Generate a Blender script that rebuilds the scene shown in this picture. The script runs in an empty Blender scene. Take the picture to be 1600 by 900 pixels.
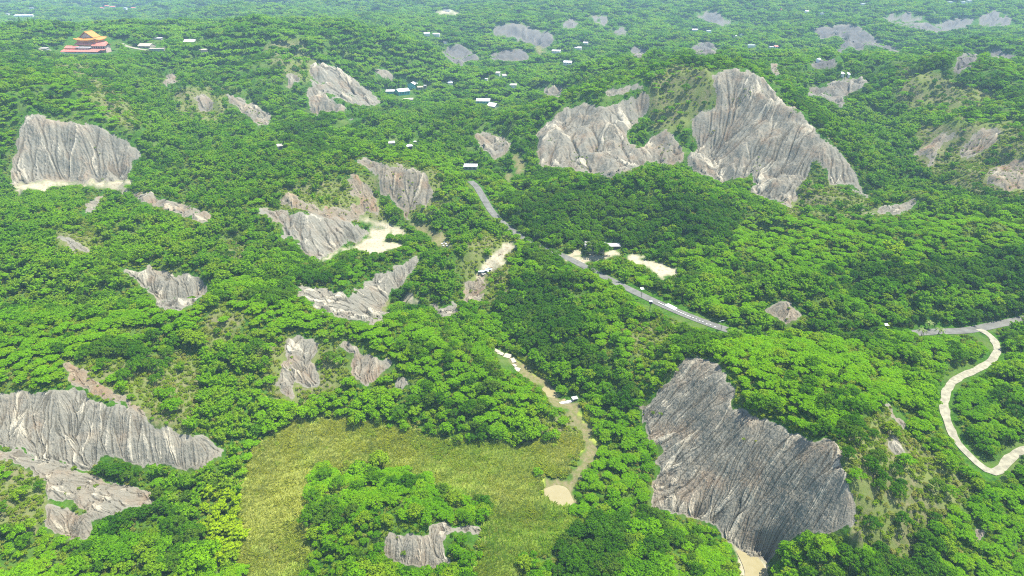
import bpy, math, random
import numpy as np
from mathutils import Vector, Matrix
random.seed(7); rng = np.random.default_rng(11)
sc = bpy.context.scene
col = sc.collection
R = math.radians

# ------------------------------------------------------------------ camera
CAMZ, PITCH, FPX = 240.0, R(28.0), 990.0          # FPX: focal length in pixels of a 1600 px wide frame
cd = bpy.data.cameras.new('camera'); cam = bpy.data.objects.new('camera', cd); col.objects.link(cam)
cam.location = (0, 0, CAMZ); cam.rotation_euler = (R(90) - PITCH, 0, 0)
cd.sensor_width = 36.0; cd.lens = 36.0 * FPX / 1600.0; cd.clip_start = 1.0; cd.clip_end = 30000.0
sc.camera = cam
# ------------------------------------------------------------------ sky, sun, exposure
SUN_EL, SUN_AZ = R(69), R(74)                     # azimuth measured from +Y towards +X
w = bpy.data.worlds.new("World"); sc.world = w; w.use_nodes = True
nt = w.node_tree; nt.nodes.clear()
bg = nt.nodes.new('ShaderNodeBackground'); wo = nt.nodes.new('ShaderNodeOutputWorld'); sk = nt.nodes.new('ShaderNodeTexSky')
sk.sky_type = 'NISHITA'; sk.sun_disc = False; sk.sun_elevation = SUN_EL; sk.sun_rotation = SUN_AZ; sk.altitude = 200
bg.inputs[1].default_value = 0.13
nt.links.new(sk.outputs[0], bg.inputs[0]); nt.links.new(bg.outputs[0], wo.inputs[0])
ld = bpy.data.lights.new('sun', 'SUN'); ld.energy = 4.6; ld.angle = R(0.5); ld.color = (1.0, 0.95, 0.86)
sun = bpy.data.objects.new('sun', ld); col.objects.link(sun)
sv = Vector((math.sin(SUN_AZ) * math.cos(SUN_EL), math.cos(SUN_AZ) * math.cos(SUN_EL), math.sin(SUN_EL)))
sun.rotation_euler = sv.to_track_quat('Z', 'Y').to_euler(); sun.location = (0, 300, 600)
sc.view_settings.view_transform = 'Standard'; sc.view_settings.look = 'None'
sc.view_settings.exposure = 1.22; sc.view_settings.gamma = 1.0
sc.cycles.max_bounces = 5; sc.cycles.diffuse_bounces = 3; sc.cycles.glossy_bounces = 2
sc.cycles.transmission_bounces = 2; sc.cycles.volume_bounces = 0; sc.cycles.use_denoising = False; sc.cycles.filter_width = 1.1
HAZE = 0.00012

# ------------------------------------------------------------------ numeric helpers
CP, SP = math.cos(PITCH), math.sin(PITCH)
def project(x, y, z):
    dz = z - CAMZ
    d = y * CP - dz * SP; up = y * SP + dz * CP
    return 800 + FPX * x / d, 450 - FPX * up / d, d
def ray(u, v):
    a = (np.asarray(u, float) - 800) / FPX; b = (450 - np.asarray(v, float)) / FPX
    return a, CP + b * SP, -SP + b * CP            # x, y, z components
def at_z(u, v, z):
    dx, dy, dz = ray(u, v); s = (z - CAMZ) / dz
    return dx * s, dy * s
_perm = np.random.default_rng(5).permutation(4096).astype(np.int64)
_grad = np.random.default_rng(6).uniform(0, 2 * np.pi, 4096)
def perlin(x, y, seed=0):
    xi = np.floor(x).astype(np.int64); yi = np.floor(y).astype(np.int64)
    fx = x - xi; fy = y - yi
    sx = fx * fx * fx * (fx * (fx * 6 - 15) + 10); sy = fy * fy * fy * (fy * (fy * 6 - 15) + 10)
    def g(ix, iy, ax, ay):
        h = _grad[_perm[(_perm[(ix + seed * 17) & 4095] + iy) & 4095]]
        return np.cos(h) * ax + np.sin(h) * ay
    a = g(xi, yi, fx, fy); b = g(xi + 1, yi, fx - 1, fy); c = g(xi, yi + 1, fx, fy - 1); d = g(xi + 1, yi + 1, fx - 1, fy - 1)
    return (a + sx * (b - a)) * (1 - sy) + (c + sx * (d - c)) * sy
def fbm(x, y, scale, octs=4, seed=0, gain=0.5, ridged=False):
    s = np.zeros_like(x, float); amp = 1.0; f = 1.0 / scale
    for o in range(octs):
        n = perlin(x * f, y * f, seed + o)
        s += amp * ((0.5 - np.abs(n) * 1.6) if ridged else n); amp *= gain; f *= 2.03
    return s
def smooth(a, b, x):
    t = np.clip((x - a) / (b - a), 0, 1); return t * t * (3 - 2 * t)

# ------------------------------------------------------------------ terrain control lines: (pixel u, pixel v, height in metres)
LINES = [
 # bottom valley with the reed field, stream and pond
 [(390,730,9),(430,690,9),(520,668,9),(650,690,8),(800,700,7),(890,690,6)],
 [(390,800,8),(470,760,8),(760,760,7),(860,740,5)], [(380,890,8),(440,900,8)], [(780,840,7),(830,900,7)],
 [(330,1000,8),(700,1000,8),(1100,1000,4)],
 [(780,545,11),(820,580,9),(850,600,7.5),(880,630,6.5),(905,655,5.5),(930,700,4.8),(895,745,4.2),(875,775,4)],
 [(905,800,4),(1000,815,3.5),(1100,840,3),(1170,875,2.5),(1190,900,2)],
 [(510,770,15),(590,740,18),(680,770,15)], [(520,860,18),(600,828,23),(650,832,21),(690,815,22),(750,822,18)], [(610,885,12),(690,892,12)],
 [(930,830,11),(1050,860,12),(1120,890,9)],
 # lower left ridges and bare faces
 [(-80,590,55),(0,598,52),(60,605,49),(130,608,45),(180,632,41),(250,660,34),(300,678,27),(345,702,18)],
 [(-40,690,36),(0,700,32),(60,713,28),(140,730,22.5),(210,738,16),(300,742,10)],
 [(-40,706,38),(20,716,33),(70,735,29),(130,760,24),(200,775,18),(243,786,12)],
 [(40,780,27),(70,790,26),(120,810,23),(170,802,20)], [(110,842,12),(160,830,14)], [(-60,800,36),(0,830,28),(40,880,22)], [(150,880,15),(260,850,13),(340,830,11)],
 [(300,790,14),(350,760,11)], [(-80,900,24),(-200,1000,24),(200,1000,14)],
 # ridge R1 from left edge to the stream
 [(-120,540,62),(0,540,56),(100,515,52),(200,488,49),(300,468,47),(400,462,46),(480,488,41),(560,510,37),(640,520,35),(720,545,30),(790,590,22),(850,650,12)],
 [(280,560,34),(340,620,24),(390,680,13)], [(440,640,15),(520,640,14),(620,650,13),(720,670,12),(820,680,9)],
 [(530,532,33),(570,552,30),(620,566,27)], [(560,605,20),(600,600,19)], [(450,525,33),(490,530,33)], [(450,632,17),(490,612,18)],
 # left middle
 [(-150,450,60),(0,420,58),(90,372,57),(150,395,50),(190,418,50),(232,418,50),(320,434,44),(400,440,38)],
 [(0,500,44),(100,480,42),(265,487,30),(340,470,36)], [(40,345,52),(120,330,50),(240,350,49),(330,355,46),(400,322,52),(440,328,50),(520,343,41),(565,356,32)],
 [(0,310,44),(30,296,42),(110,287,41),(200,286,41),(225,310,45),(300,335,44)], [(350,400,36),(440,400,30),(500,410,22)],
 [(30,180,96),(100,190,91),(150,195,87),(190,215,75),(220,238,62),(260,250,56),(330,290,50)],
 [(-150,150,120),(0,130,112),(60,125,110),(100,130,106),(160,160,96),(230,205,78),(300,240,62)],
 [(350,240,60),(440,240,55),(540,245,60),(570,248,62),(640,258,61),(675,280,52),(690,320,36)],
 [(450,300,52),(540,320,40),(600,345,25),(635,345,22)],
 [(280,270,46),(250,180,62),(200,120,80),(150,95,92)],
 # clearing and knoll in the middle
 [(575,365,20),(600,370,20),(620,385,20),(570,392,20.5)], [(520,405,24),(600,408,31),(660,400,30),(670,388,22)],
 [(640,350,19),(680,368,17.5),(700,385,16.5),(670,430,15),(630,462,14),(602,480,13),(590,505,13)],
 [(460,448,40),(480,450,39),(500,470,33)], [(600,505,13),(660,485,15),(700,490,15),(745,500,13),(780,545,11)],
 [(650,450,28),(700,400,35),(760,370,34),(790,400,30)], [(800,380,27),(770,410,23),(750,440,19),(735,480,15)],
 # road line and hill in front of it
 [(735,283,38),(765,325,35),(790,352,33),(830,380,31.5),(885,402,31),(930,425,31.5),(990,455,32),(1060,487,32.5),(1130,513,32.5)],
 [(1200,524,32),(1330,524,31),(1460,517,31),(1555,508,31),(1650,498,32)],
 [(840,400,34),(880,425,34),(960,470,31),(1020,505,31),(1080,545,36)], [(830,470,26),(880,540,20),(950,580,20),(900,600,12)],
 [(990,620,17),(960,650,12),(930,680,8)], [(950,780,8),(1000,700,12)],
 # big bare slope at lower right
 [(1080,560,42),(1115,590,43),(1145,625,43),(1180,652,44),(1250,684,49),(1300,700,53),(1330,740,52),(1350,810,46)],
 [(1000,640,14),(1020,700,9),(1015,780,5),(1080,812,4),(1150,850,3),(1200,885,3)], [(1305,842,35),(1250,862,19)],
 [(1150,560,50),(1220,570,54),(1330,590,55),(1390,620,50),(1400,680,44)], [(1480,800,28),(1400,880,18),(1300,900,12)],
 [(1480,640,32),(1490,690,30),(1540,745,25),(1600,702,27),(1700,680,30)], [(1555,545,31),(1550,575,31),(1500,598,31.5),(1480,630,31.5)],
 [(1175,533,38),(1250,535,41),(1340,534,41),(1420,530,39)], [(1600,560,36),(1650,620,38)], [(1600,830,16),(1700,900,14)], [(1420,540,40),(1500,555,37)],
 # clearing 2, canopy at right of road
 [(890,400,31),(945,396,31),(1000,405,31.5),(1050,425,32)], [(1100,400,36),(1200,400,42),(1300,390,48),(1450,390,52),(1600,380,58),(1750,370,62)],
 [(1180,460,37),(1235,470,43),(1300,460,40),(1450,460,42),(1600,450,45)], [(1220,508,34)], [(1150,350,42),(1250,360,42),(1340,345,42)],
 # forested dome
 [(900,290,50),(950,272,66),(1000,270,68),(1060,285,64),(1100,310,54)], [(940,375,34),(1050,385,36),(1120,385,37)], [(820,330,42),(860,300,46)],
 # badlands behind
 [(840,262,40),(900,268,38),(950,276,37),(1000,262,38),(1060,256,40),(1120,284,36),(1180,308,32),(1238,326,30),(1300,335,34),(1358,318,36)],
 [(838,208,56),(865,180,72),(910,163,80),(950,166,82),(1000,146,94),(1012,128,102),(1080,112,119),(1120,112,122),(1160,107,126),(1200,128,114),(1230,162,100),(1252,178,92),(1290,216,78),(1330,263,55),(1356,308,38)],
 [(1080,112,119),(1060,170,86),(1075,225,55),(1085,245,44)], [(1000,200,60),(1000,235,46)], [(1040,205,66),(1062,235,50)], [(975,200,66),(985,225,52)],
 [(1150,180,84),(1130,240,52)], [(1285,250,64),(1265,275,50),(1280,315,40)],
 [(900,120,70),(960,110,75),(1060,95,90)],
 # right background hills
 [(1255,135,80),(1290,135,82),(1320,121,90),(1360,125,85),(1400,118,100),(1450,104,112),(1520,112,106),(1600,138,100),(1700,140,105)],
 [(1265,165,60),(1320,172,60),(1380,210,56),(1420,250,48),(1380,290,42),(1350,320,38)],
 [(1480,200,80),(1440,235,58),(1430,262,48)], [(1550,196,86),(1510,240,62),(1500,270,50)], [(1620,235,80),(1560,262,62),(1540,290,52)], [(1600,320,52),(1450,330,46),(1440,312,50),(1350,336,41)],
 # left background: temple hill, saddle, second ridge
 [(-60,60,122),(0,55,120),(60,70,108),(100,80,102),(140,80,102),(180,76,101),(230,78,97),(300,72,96),(340,55,108),(390,42,122),(460,46,118),(560,52,104),(650,75,78),(700,110,48)],
 [(420,100,90),(450,112,80),(485,128,70),(545,170,38)], [(484,99,86),(530,107,72),(570,132,50),(597,160,32)], [(500,150,46),(550,166,34)],
 [(350,147,76),(400,165,62),(425,180,54)], [(395,198,48),(330,190,54),(360,120,72)], [(470,182,40),(520,195,37),(560,187,37)],
 [(605,150,28),(650,142,28),(740,155,26),(790,165,26)], [(560,210,38),(640,230,36),(740,205,42),(790,212,42),(770,250,36)], [(735,262,40),(690,262,42)], [(815,245,34),(810,272,33),(790,285,32)],
 [(830,130,34),(900,130,40),(850,180,36)], [(860,100,32),(800,115,26),(700,120,28)],
 # far country
 [(690,82,44),(718,69,52),(750,88,38)], [(720,104,22),(760,97,24),(826,95,24),(850,82,22)], [(765,80,40),(815,76,42)],
 [(770,45,58),(800,35,66),(830,45,58),(865,52,52)], [(770,66,28),(835,72,24)], [(878,30,60),(940,22,66),(980,44,52)], [(900,60,34),(1000,100,48),(985,70,50)],
 [(1080,72,50),(1105,65,60),(1125,80,50)], [(1100,95,52),(1200,85,48)], [(1088,26,60),(1118,17,70),(1152,40,50)], [(1110,50,34),(1180,60,36)],
 [(1265,44,66),(1320,37,76),(1360,54,66),(1410,84,52)], [(1280,85,48),(1380,95,52),(1450,80,55)], [(1270,100,55),(1305,92,62)],
 [(1378,24,78),(1420,17,88),(1450,36,76),(1500,28,78),(1555,16,88),(1600,40,74)], [(1400,45,55),(1480,56,52),(1560,50,56)], [(1490,112,66),(1510,82,86),(1550,76,88),(1600,92,84)],
 [(330,18,70),(400,15,60),(500,25,40)], [(0,30,24),(100,25,22),(200,30,24),(280,50,30),(170,60,40)], [(20,8,22),(160,8,22),(280,5,30)], [(600,12,34),(700,18,32),(760,12,40)],
]
P = []
for L in LINES:
    L3 = [(*at_z(u, v, z), z) for u, v, z in L]
    for a, b in zip(L3[:-1], L3[1:]):
        d = math.hypot(b[0] - a[0], b[1] - a[1]); step = max(9.0, 0.035 * a[1]); n = max(1, int(d / step))
        for k in range(n): t = k / n; P.append([a[i] + (b[i] - a[i]) * t for i in range(3)])
    P.append(list(L3[-1]))
for yy in (3600, 4800, 6500, 9000, 12500):
    for tt in np.linspace(-0.85, 0.85, 9): P.append([tt * (yy + 120), yy, 26 + 14 * math.sin(yy + tt * 9)])
P = np.array(P)
keep = []                                          # thin out near-duplicates
for i, p in enumerate(P):
    q = P[keep] if keep else None
    if q is None or np.min(np.hypot(q[:, 0] - p[0], q[:, 1] - p[1])) > 0.006 * p[1] + 1.2: keep.append(i)
P = P[keep]
D = np.hypot(P[:, None, 0] - P[None, :, 0], P[:, None, 1] - P[None, :, 1])
n = len(P); A = np.zeros((n + 1, n + 1)); A[:n, :n] = -D; A[:n, n] = 1; A[n, :n] = 1
A[:n, :n] += np.eye(n) * (0.01 * P[:, 1]).clip(0.5, 30) * 0.6
coef = np.linalg.solve(A, np.append(P[:, 2], 0))
# ------------------------------------------------------------------ terrain grid (rows grow with distance)
NX, NYN = 900, 820
T = np.linspace(-0.86, 0.86, NX)
near = 95 * (1700 / 95) ** np.linspace(0, 1, 680); far = 1700 * (12000 / 1700) ** np.linspace(0, 1, NYN - 679)[1:]
Y = np.concatenate([near, far]); NY = len(Y)
Yc = Y[::4]; Tc = T[::4]; Yc = np.append(Yc, Y[-1]); Tc = np.append(Tc, T[-1])
gx = Tc[None, :] * (Yc[:, None] + 120); gy = np.repeat(Yc[:, None], len(Tc), 1)
Hc = np.zeros(gx.size); fx, fy = gx.ravel(), gy.ravel()
for k in range(0, gx.size, 6000):
    s = slice(k, k + 6000)
    Hc[s] = -np.hypot(fx[s, None] - P[None, :, 0], fy[s, None] - P[None, :, 1]) @ coef[:n] + coef[n]
Hc = Hc.reshape(gx.shape)
H = np.array([np.interp(T, Tc, r) for r in Hc]).T
H = np.array([np.interp(Y, Yc, r) for r in H]).T
X2 = T[None, :] * (Y[:, None] + 120); Y2 = np.repeat(Y[:, None], NX, 1)
H += 3.4 * fbm(X2, Y2, 40, 4, 3) * smooth(90, 260, Y2)
calm = np.ones_like(H)                              # keep the relief away from roads, yards and buildings
for u_, v_, z_, r_ in ((139, 81, 98.5, 170), (60, 78, 104, 90), (230, 76, 97, 110), (298, 66, 97, 90), (635, 150, 28, 120), (760, 165, 26, 100), (735, 262, 40, 60), (585, 374, 20, 60), (940, 392, 31, 60), (1020, 415, 31, 45), (875, 775, 4, 50), (1475, 640, 31, 50), (1540, 740, 25, 40),
                       (735, 283, 38, 45), (765, 325, 35, 45), (1000, 460, 32, 50), (1060, 487, 32, 50), (1130, 513, 32, 50), (1500, 515, 31, 60), (1560, 540, 31, 40)):
    x_, y_ = at_z(u_, v_, z_); calm *= smooth(.35, 1.0, np.hypot(X2 - x_, Y2 - y_) / r_)
H += calm * 12.5 * (fbm(X2 + .5 * Y2, Y2 - .35 * X2, 78, 3, 9, ridged=True) - .2) * smooth(270, 420, Y2) * (1 - smooth(900, 1500, Y2))
H += calm * 27.0 * (fbm(X2 - .3 * Y2, Y2 + .2 * X2, 175, 4, 14, ridged=True) - .2) * smooth(470, 950, Y2)
H += 58.0 * (fbm(X2 * .8, Y2, 520, 4, 21, ridged=True) - .2) * smooth(1500, 3200, Y2)
H = np.minimum(H, CAMZ - 50)
H0 = H.copy()
def idx(x, y):
    j = np.interp(y, Y, np.arange(NY)); i = (x / (y + 120) - T[0]) / (T[1] - T[0])
    return np.clip(i, 0, NX - 1.001), np.clip(j, 0, NY - 1.001)
def sample(F, x, y):
    i, j = idx(x, y); i0 = i.astype(int); j0 = j.astype(int); a = i - i0; b = j - j0
    return (F[j0, i0] * (1 - a) + F[j0, i0 + 1] * a) * (1 - b) + (F[j0 + 1, i0] * (1 - a) + F[j0 + 1, i0 + 1] * a) * b
def raycast(u, v):
    u = np.atleast_1d(np.asarray(u, float)).ravel(); v = np.atleast_1d(np.asarray(v, float)).ravel()
    dx, dy, dz = ray(u, v); kx = dx / dy; kz = dz / dy
    hit = np.full(u.shape, Y[-1]); act = np.arange(len(u)); pd = None
    dT = T[1] - T[0]
    for j in range(NY):
        y = Y[j]; i = np.clip((kx[act] * y / (y + 120) - T[0]) / dT, 0, NX - 1.001); i0 = i.astype(int); a = i - i0
        d = CAMZ + kz[act] * y - (H[j, i0] * (1 - a) + H[j, i0 + 1] * a)
        if pd is not None:
            m = d < 0
            if m.any():
                f = pd[m] / (pd[m] - d[m] + 1e-9); hit[act[m]] = Y[j - 1] + (y - Y[j - 1]) * np.clip(f, 0, 1)
                act = act[~m]; d = d[~m]
        pd = d
        if len(act) == 0: break
    return kx * hit, hit, CAMZ + kz * hit
def seg_dist(px, py, pts):
    best = np.full(px.shape, 1e9); zz = np.zeros(px.shape)
    for a, b in zip(pts[:-1], pts[1:]):
        vx, vy = b[0] - a[0], b[1] - a[1]; L = vx * vx + vy * vy + 1e-9
        t = np.clip(((px - a[0]) * vx + (py - a[1]) * vy) / L, 0, 1)
        d = np.hypot(px - a[0] - t * vx, py - a[1] - t * vy); m = d < best
        best = np.where(m, d, best); zz = np.where(m, a[2] + (b[2] - a[2]) * t, zz)
    return best, zz
def spline(pts, step):
    pts = [np.array(p, float) for p in pts]; pts = [2 * pts[0] - pts[1]] + pts + [2 * pts[-1] - pts[-2]]; out = []
    for k in range(1, len(pts) - 2):
        p0, p1, p2, p3 = pts[k - 1:k + 3]; m = max(2, int(np.linalg.norm(p2[:2] - p1[:2]) / step))
        for q in range(m):
            t = q / m
            out.append(0.5 * (2 * p1 + (p2 - p0) * t + (2 * p0 - 5 * p1 + 4 * p2 - p3) * t * t + (3 * p1 - p0 - 3 * p2 + p3) * t ** 3))
    out.append(pts[-2]); return out
def flatten(pts, w0, w1, dz=0.0):
    xs = [p[0] for p in pts]; ys = [p[1] for p in pts]
    m = (X2 > min(xs) - w1) & (X2 < max(xs) + w1) & (Y2 > min(ys) - w1) & (Y2 < max(ys) + w1)
    d, zz = seg_dist(X2[m], Y2[m], pts); k = 1 - smooth(w0, w1, d); H[m] = H[m] * (1 - k) + (zz + dz) * k
# roads and paths as world polylines: name, pixels with heights, width
ROADS = {
 'road': ([(735,283,38),(745,292,37.5),(757,312,36),(770,332,34.5),(790,352,33),(830,380,31.7),(885,402,31),(930,425,31.5),(990,455,32),(1060,487,32.5),(1130,513,32.5),(1180,524,32.3),(1260,527,32),(1380,523,31.5),(1460,518,31),(1510,516,31),(1562,506,31.3),(1640,490,32)], 8.6),
 'path': ([(1530,514,31.1),(1550,527,31.2),(1558,548,31),(1545,566,31),(1520,580,31.2),(1495,592,31.5),(1480,610,31.6),(1476,640,31.4),(1490,680,29),(1515,712,26.5),(1553,738,24.5),(1578,716,26),(1600,703,27),(1660,690,29)], 6.4),
}
RW = {}
for k, (pp, wd) in ROADS.items():
    RW[k] = spline([(*at_z(u, v, z), z) for u, v, z in pp], 3.0)
    flatten(RW[k], wd * 0.62, wd * 0.62 + 7, -0.25)
far_road = spline([(*at_z(u, v, z), z) for u, v, z in [(500,201,37.5),(520,196,37),(545,189,37),(560,184,37)]], 6.0)
flatten(far_road, 7, 16, -0.3)
top_road = spline([(*at_z(u, v, z), z) for u, v, z in [(190,68,101),(198,72,99),(215,76,97.5),(235,79,97)]], 6.0)
flatten(top_road, 6, 16, -0.4)
def flat_px(u, v, z, r0, r1):
    x, y = at_z(u, v, z); flatten([(x, y, z), (x + .1, y, z)], r0, r1)
flat_px(875, 775, 4.0, 9, 16); flat_px(1178, 884, 2.2, 7, 12); flat_px(862, 612, 6.6, 5, 10)
for q in [(585,370,20),(570,388,20.3),(600,384,20.2)]: flat_px(*q, 9, 18)
for q in [(900,400,31),(945,392,31.2),(1000,408,31.5),(1035,424,31.8)]: flat_px(*q, 8, 16)
flat_px(137, 80, 98.5, 50, 84)
flat_px(228, 76, 97, 18, 34); flat_px(298, 66, 97, 12, 26); flat_px(635, 146, 28, 34, 55); flat_px(760, 161, 26, 22, 40); flat_px(735, 262, 40, 10, 20)

# ------------------------------------------------------------------ image-space outlines -> world masks
W16, H9 = 1600, 900
uu, vv = np.meshgrid(np.arange(W16) + .5, np.arange(H9) + .5)
def fill(poly, arr, val):
    xs = [p[0] for p in poly]; ys = [p[1] for p in poly]
    x0, x1 = max(0, int(min(xs))), min(W16, int(max(xs)) + 2); y0, y1 = max(0, int(min(ys))), min(H9, int(max(ys)) + 2)
    if x0 >= x1 or y0 >= y1: return
    a, b = uu[y0:y1, x0:x1], vv[y0:y1, x0:x1]; ins = np.zeros(a.shape, bool)
    for (ax, ay), (bx, by) in zip(poly, poly[1:] + poly[:1]):
        if ay == by: continue
        ins ^= ((ay > b) != (by > b)) & (a < (bx - ax) * (b - ay) / (by - ay) + ax)
    arr[y0:y1, x0:x1][ins] = val
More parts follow.
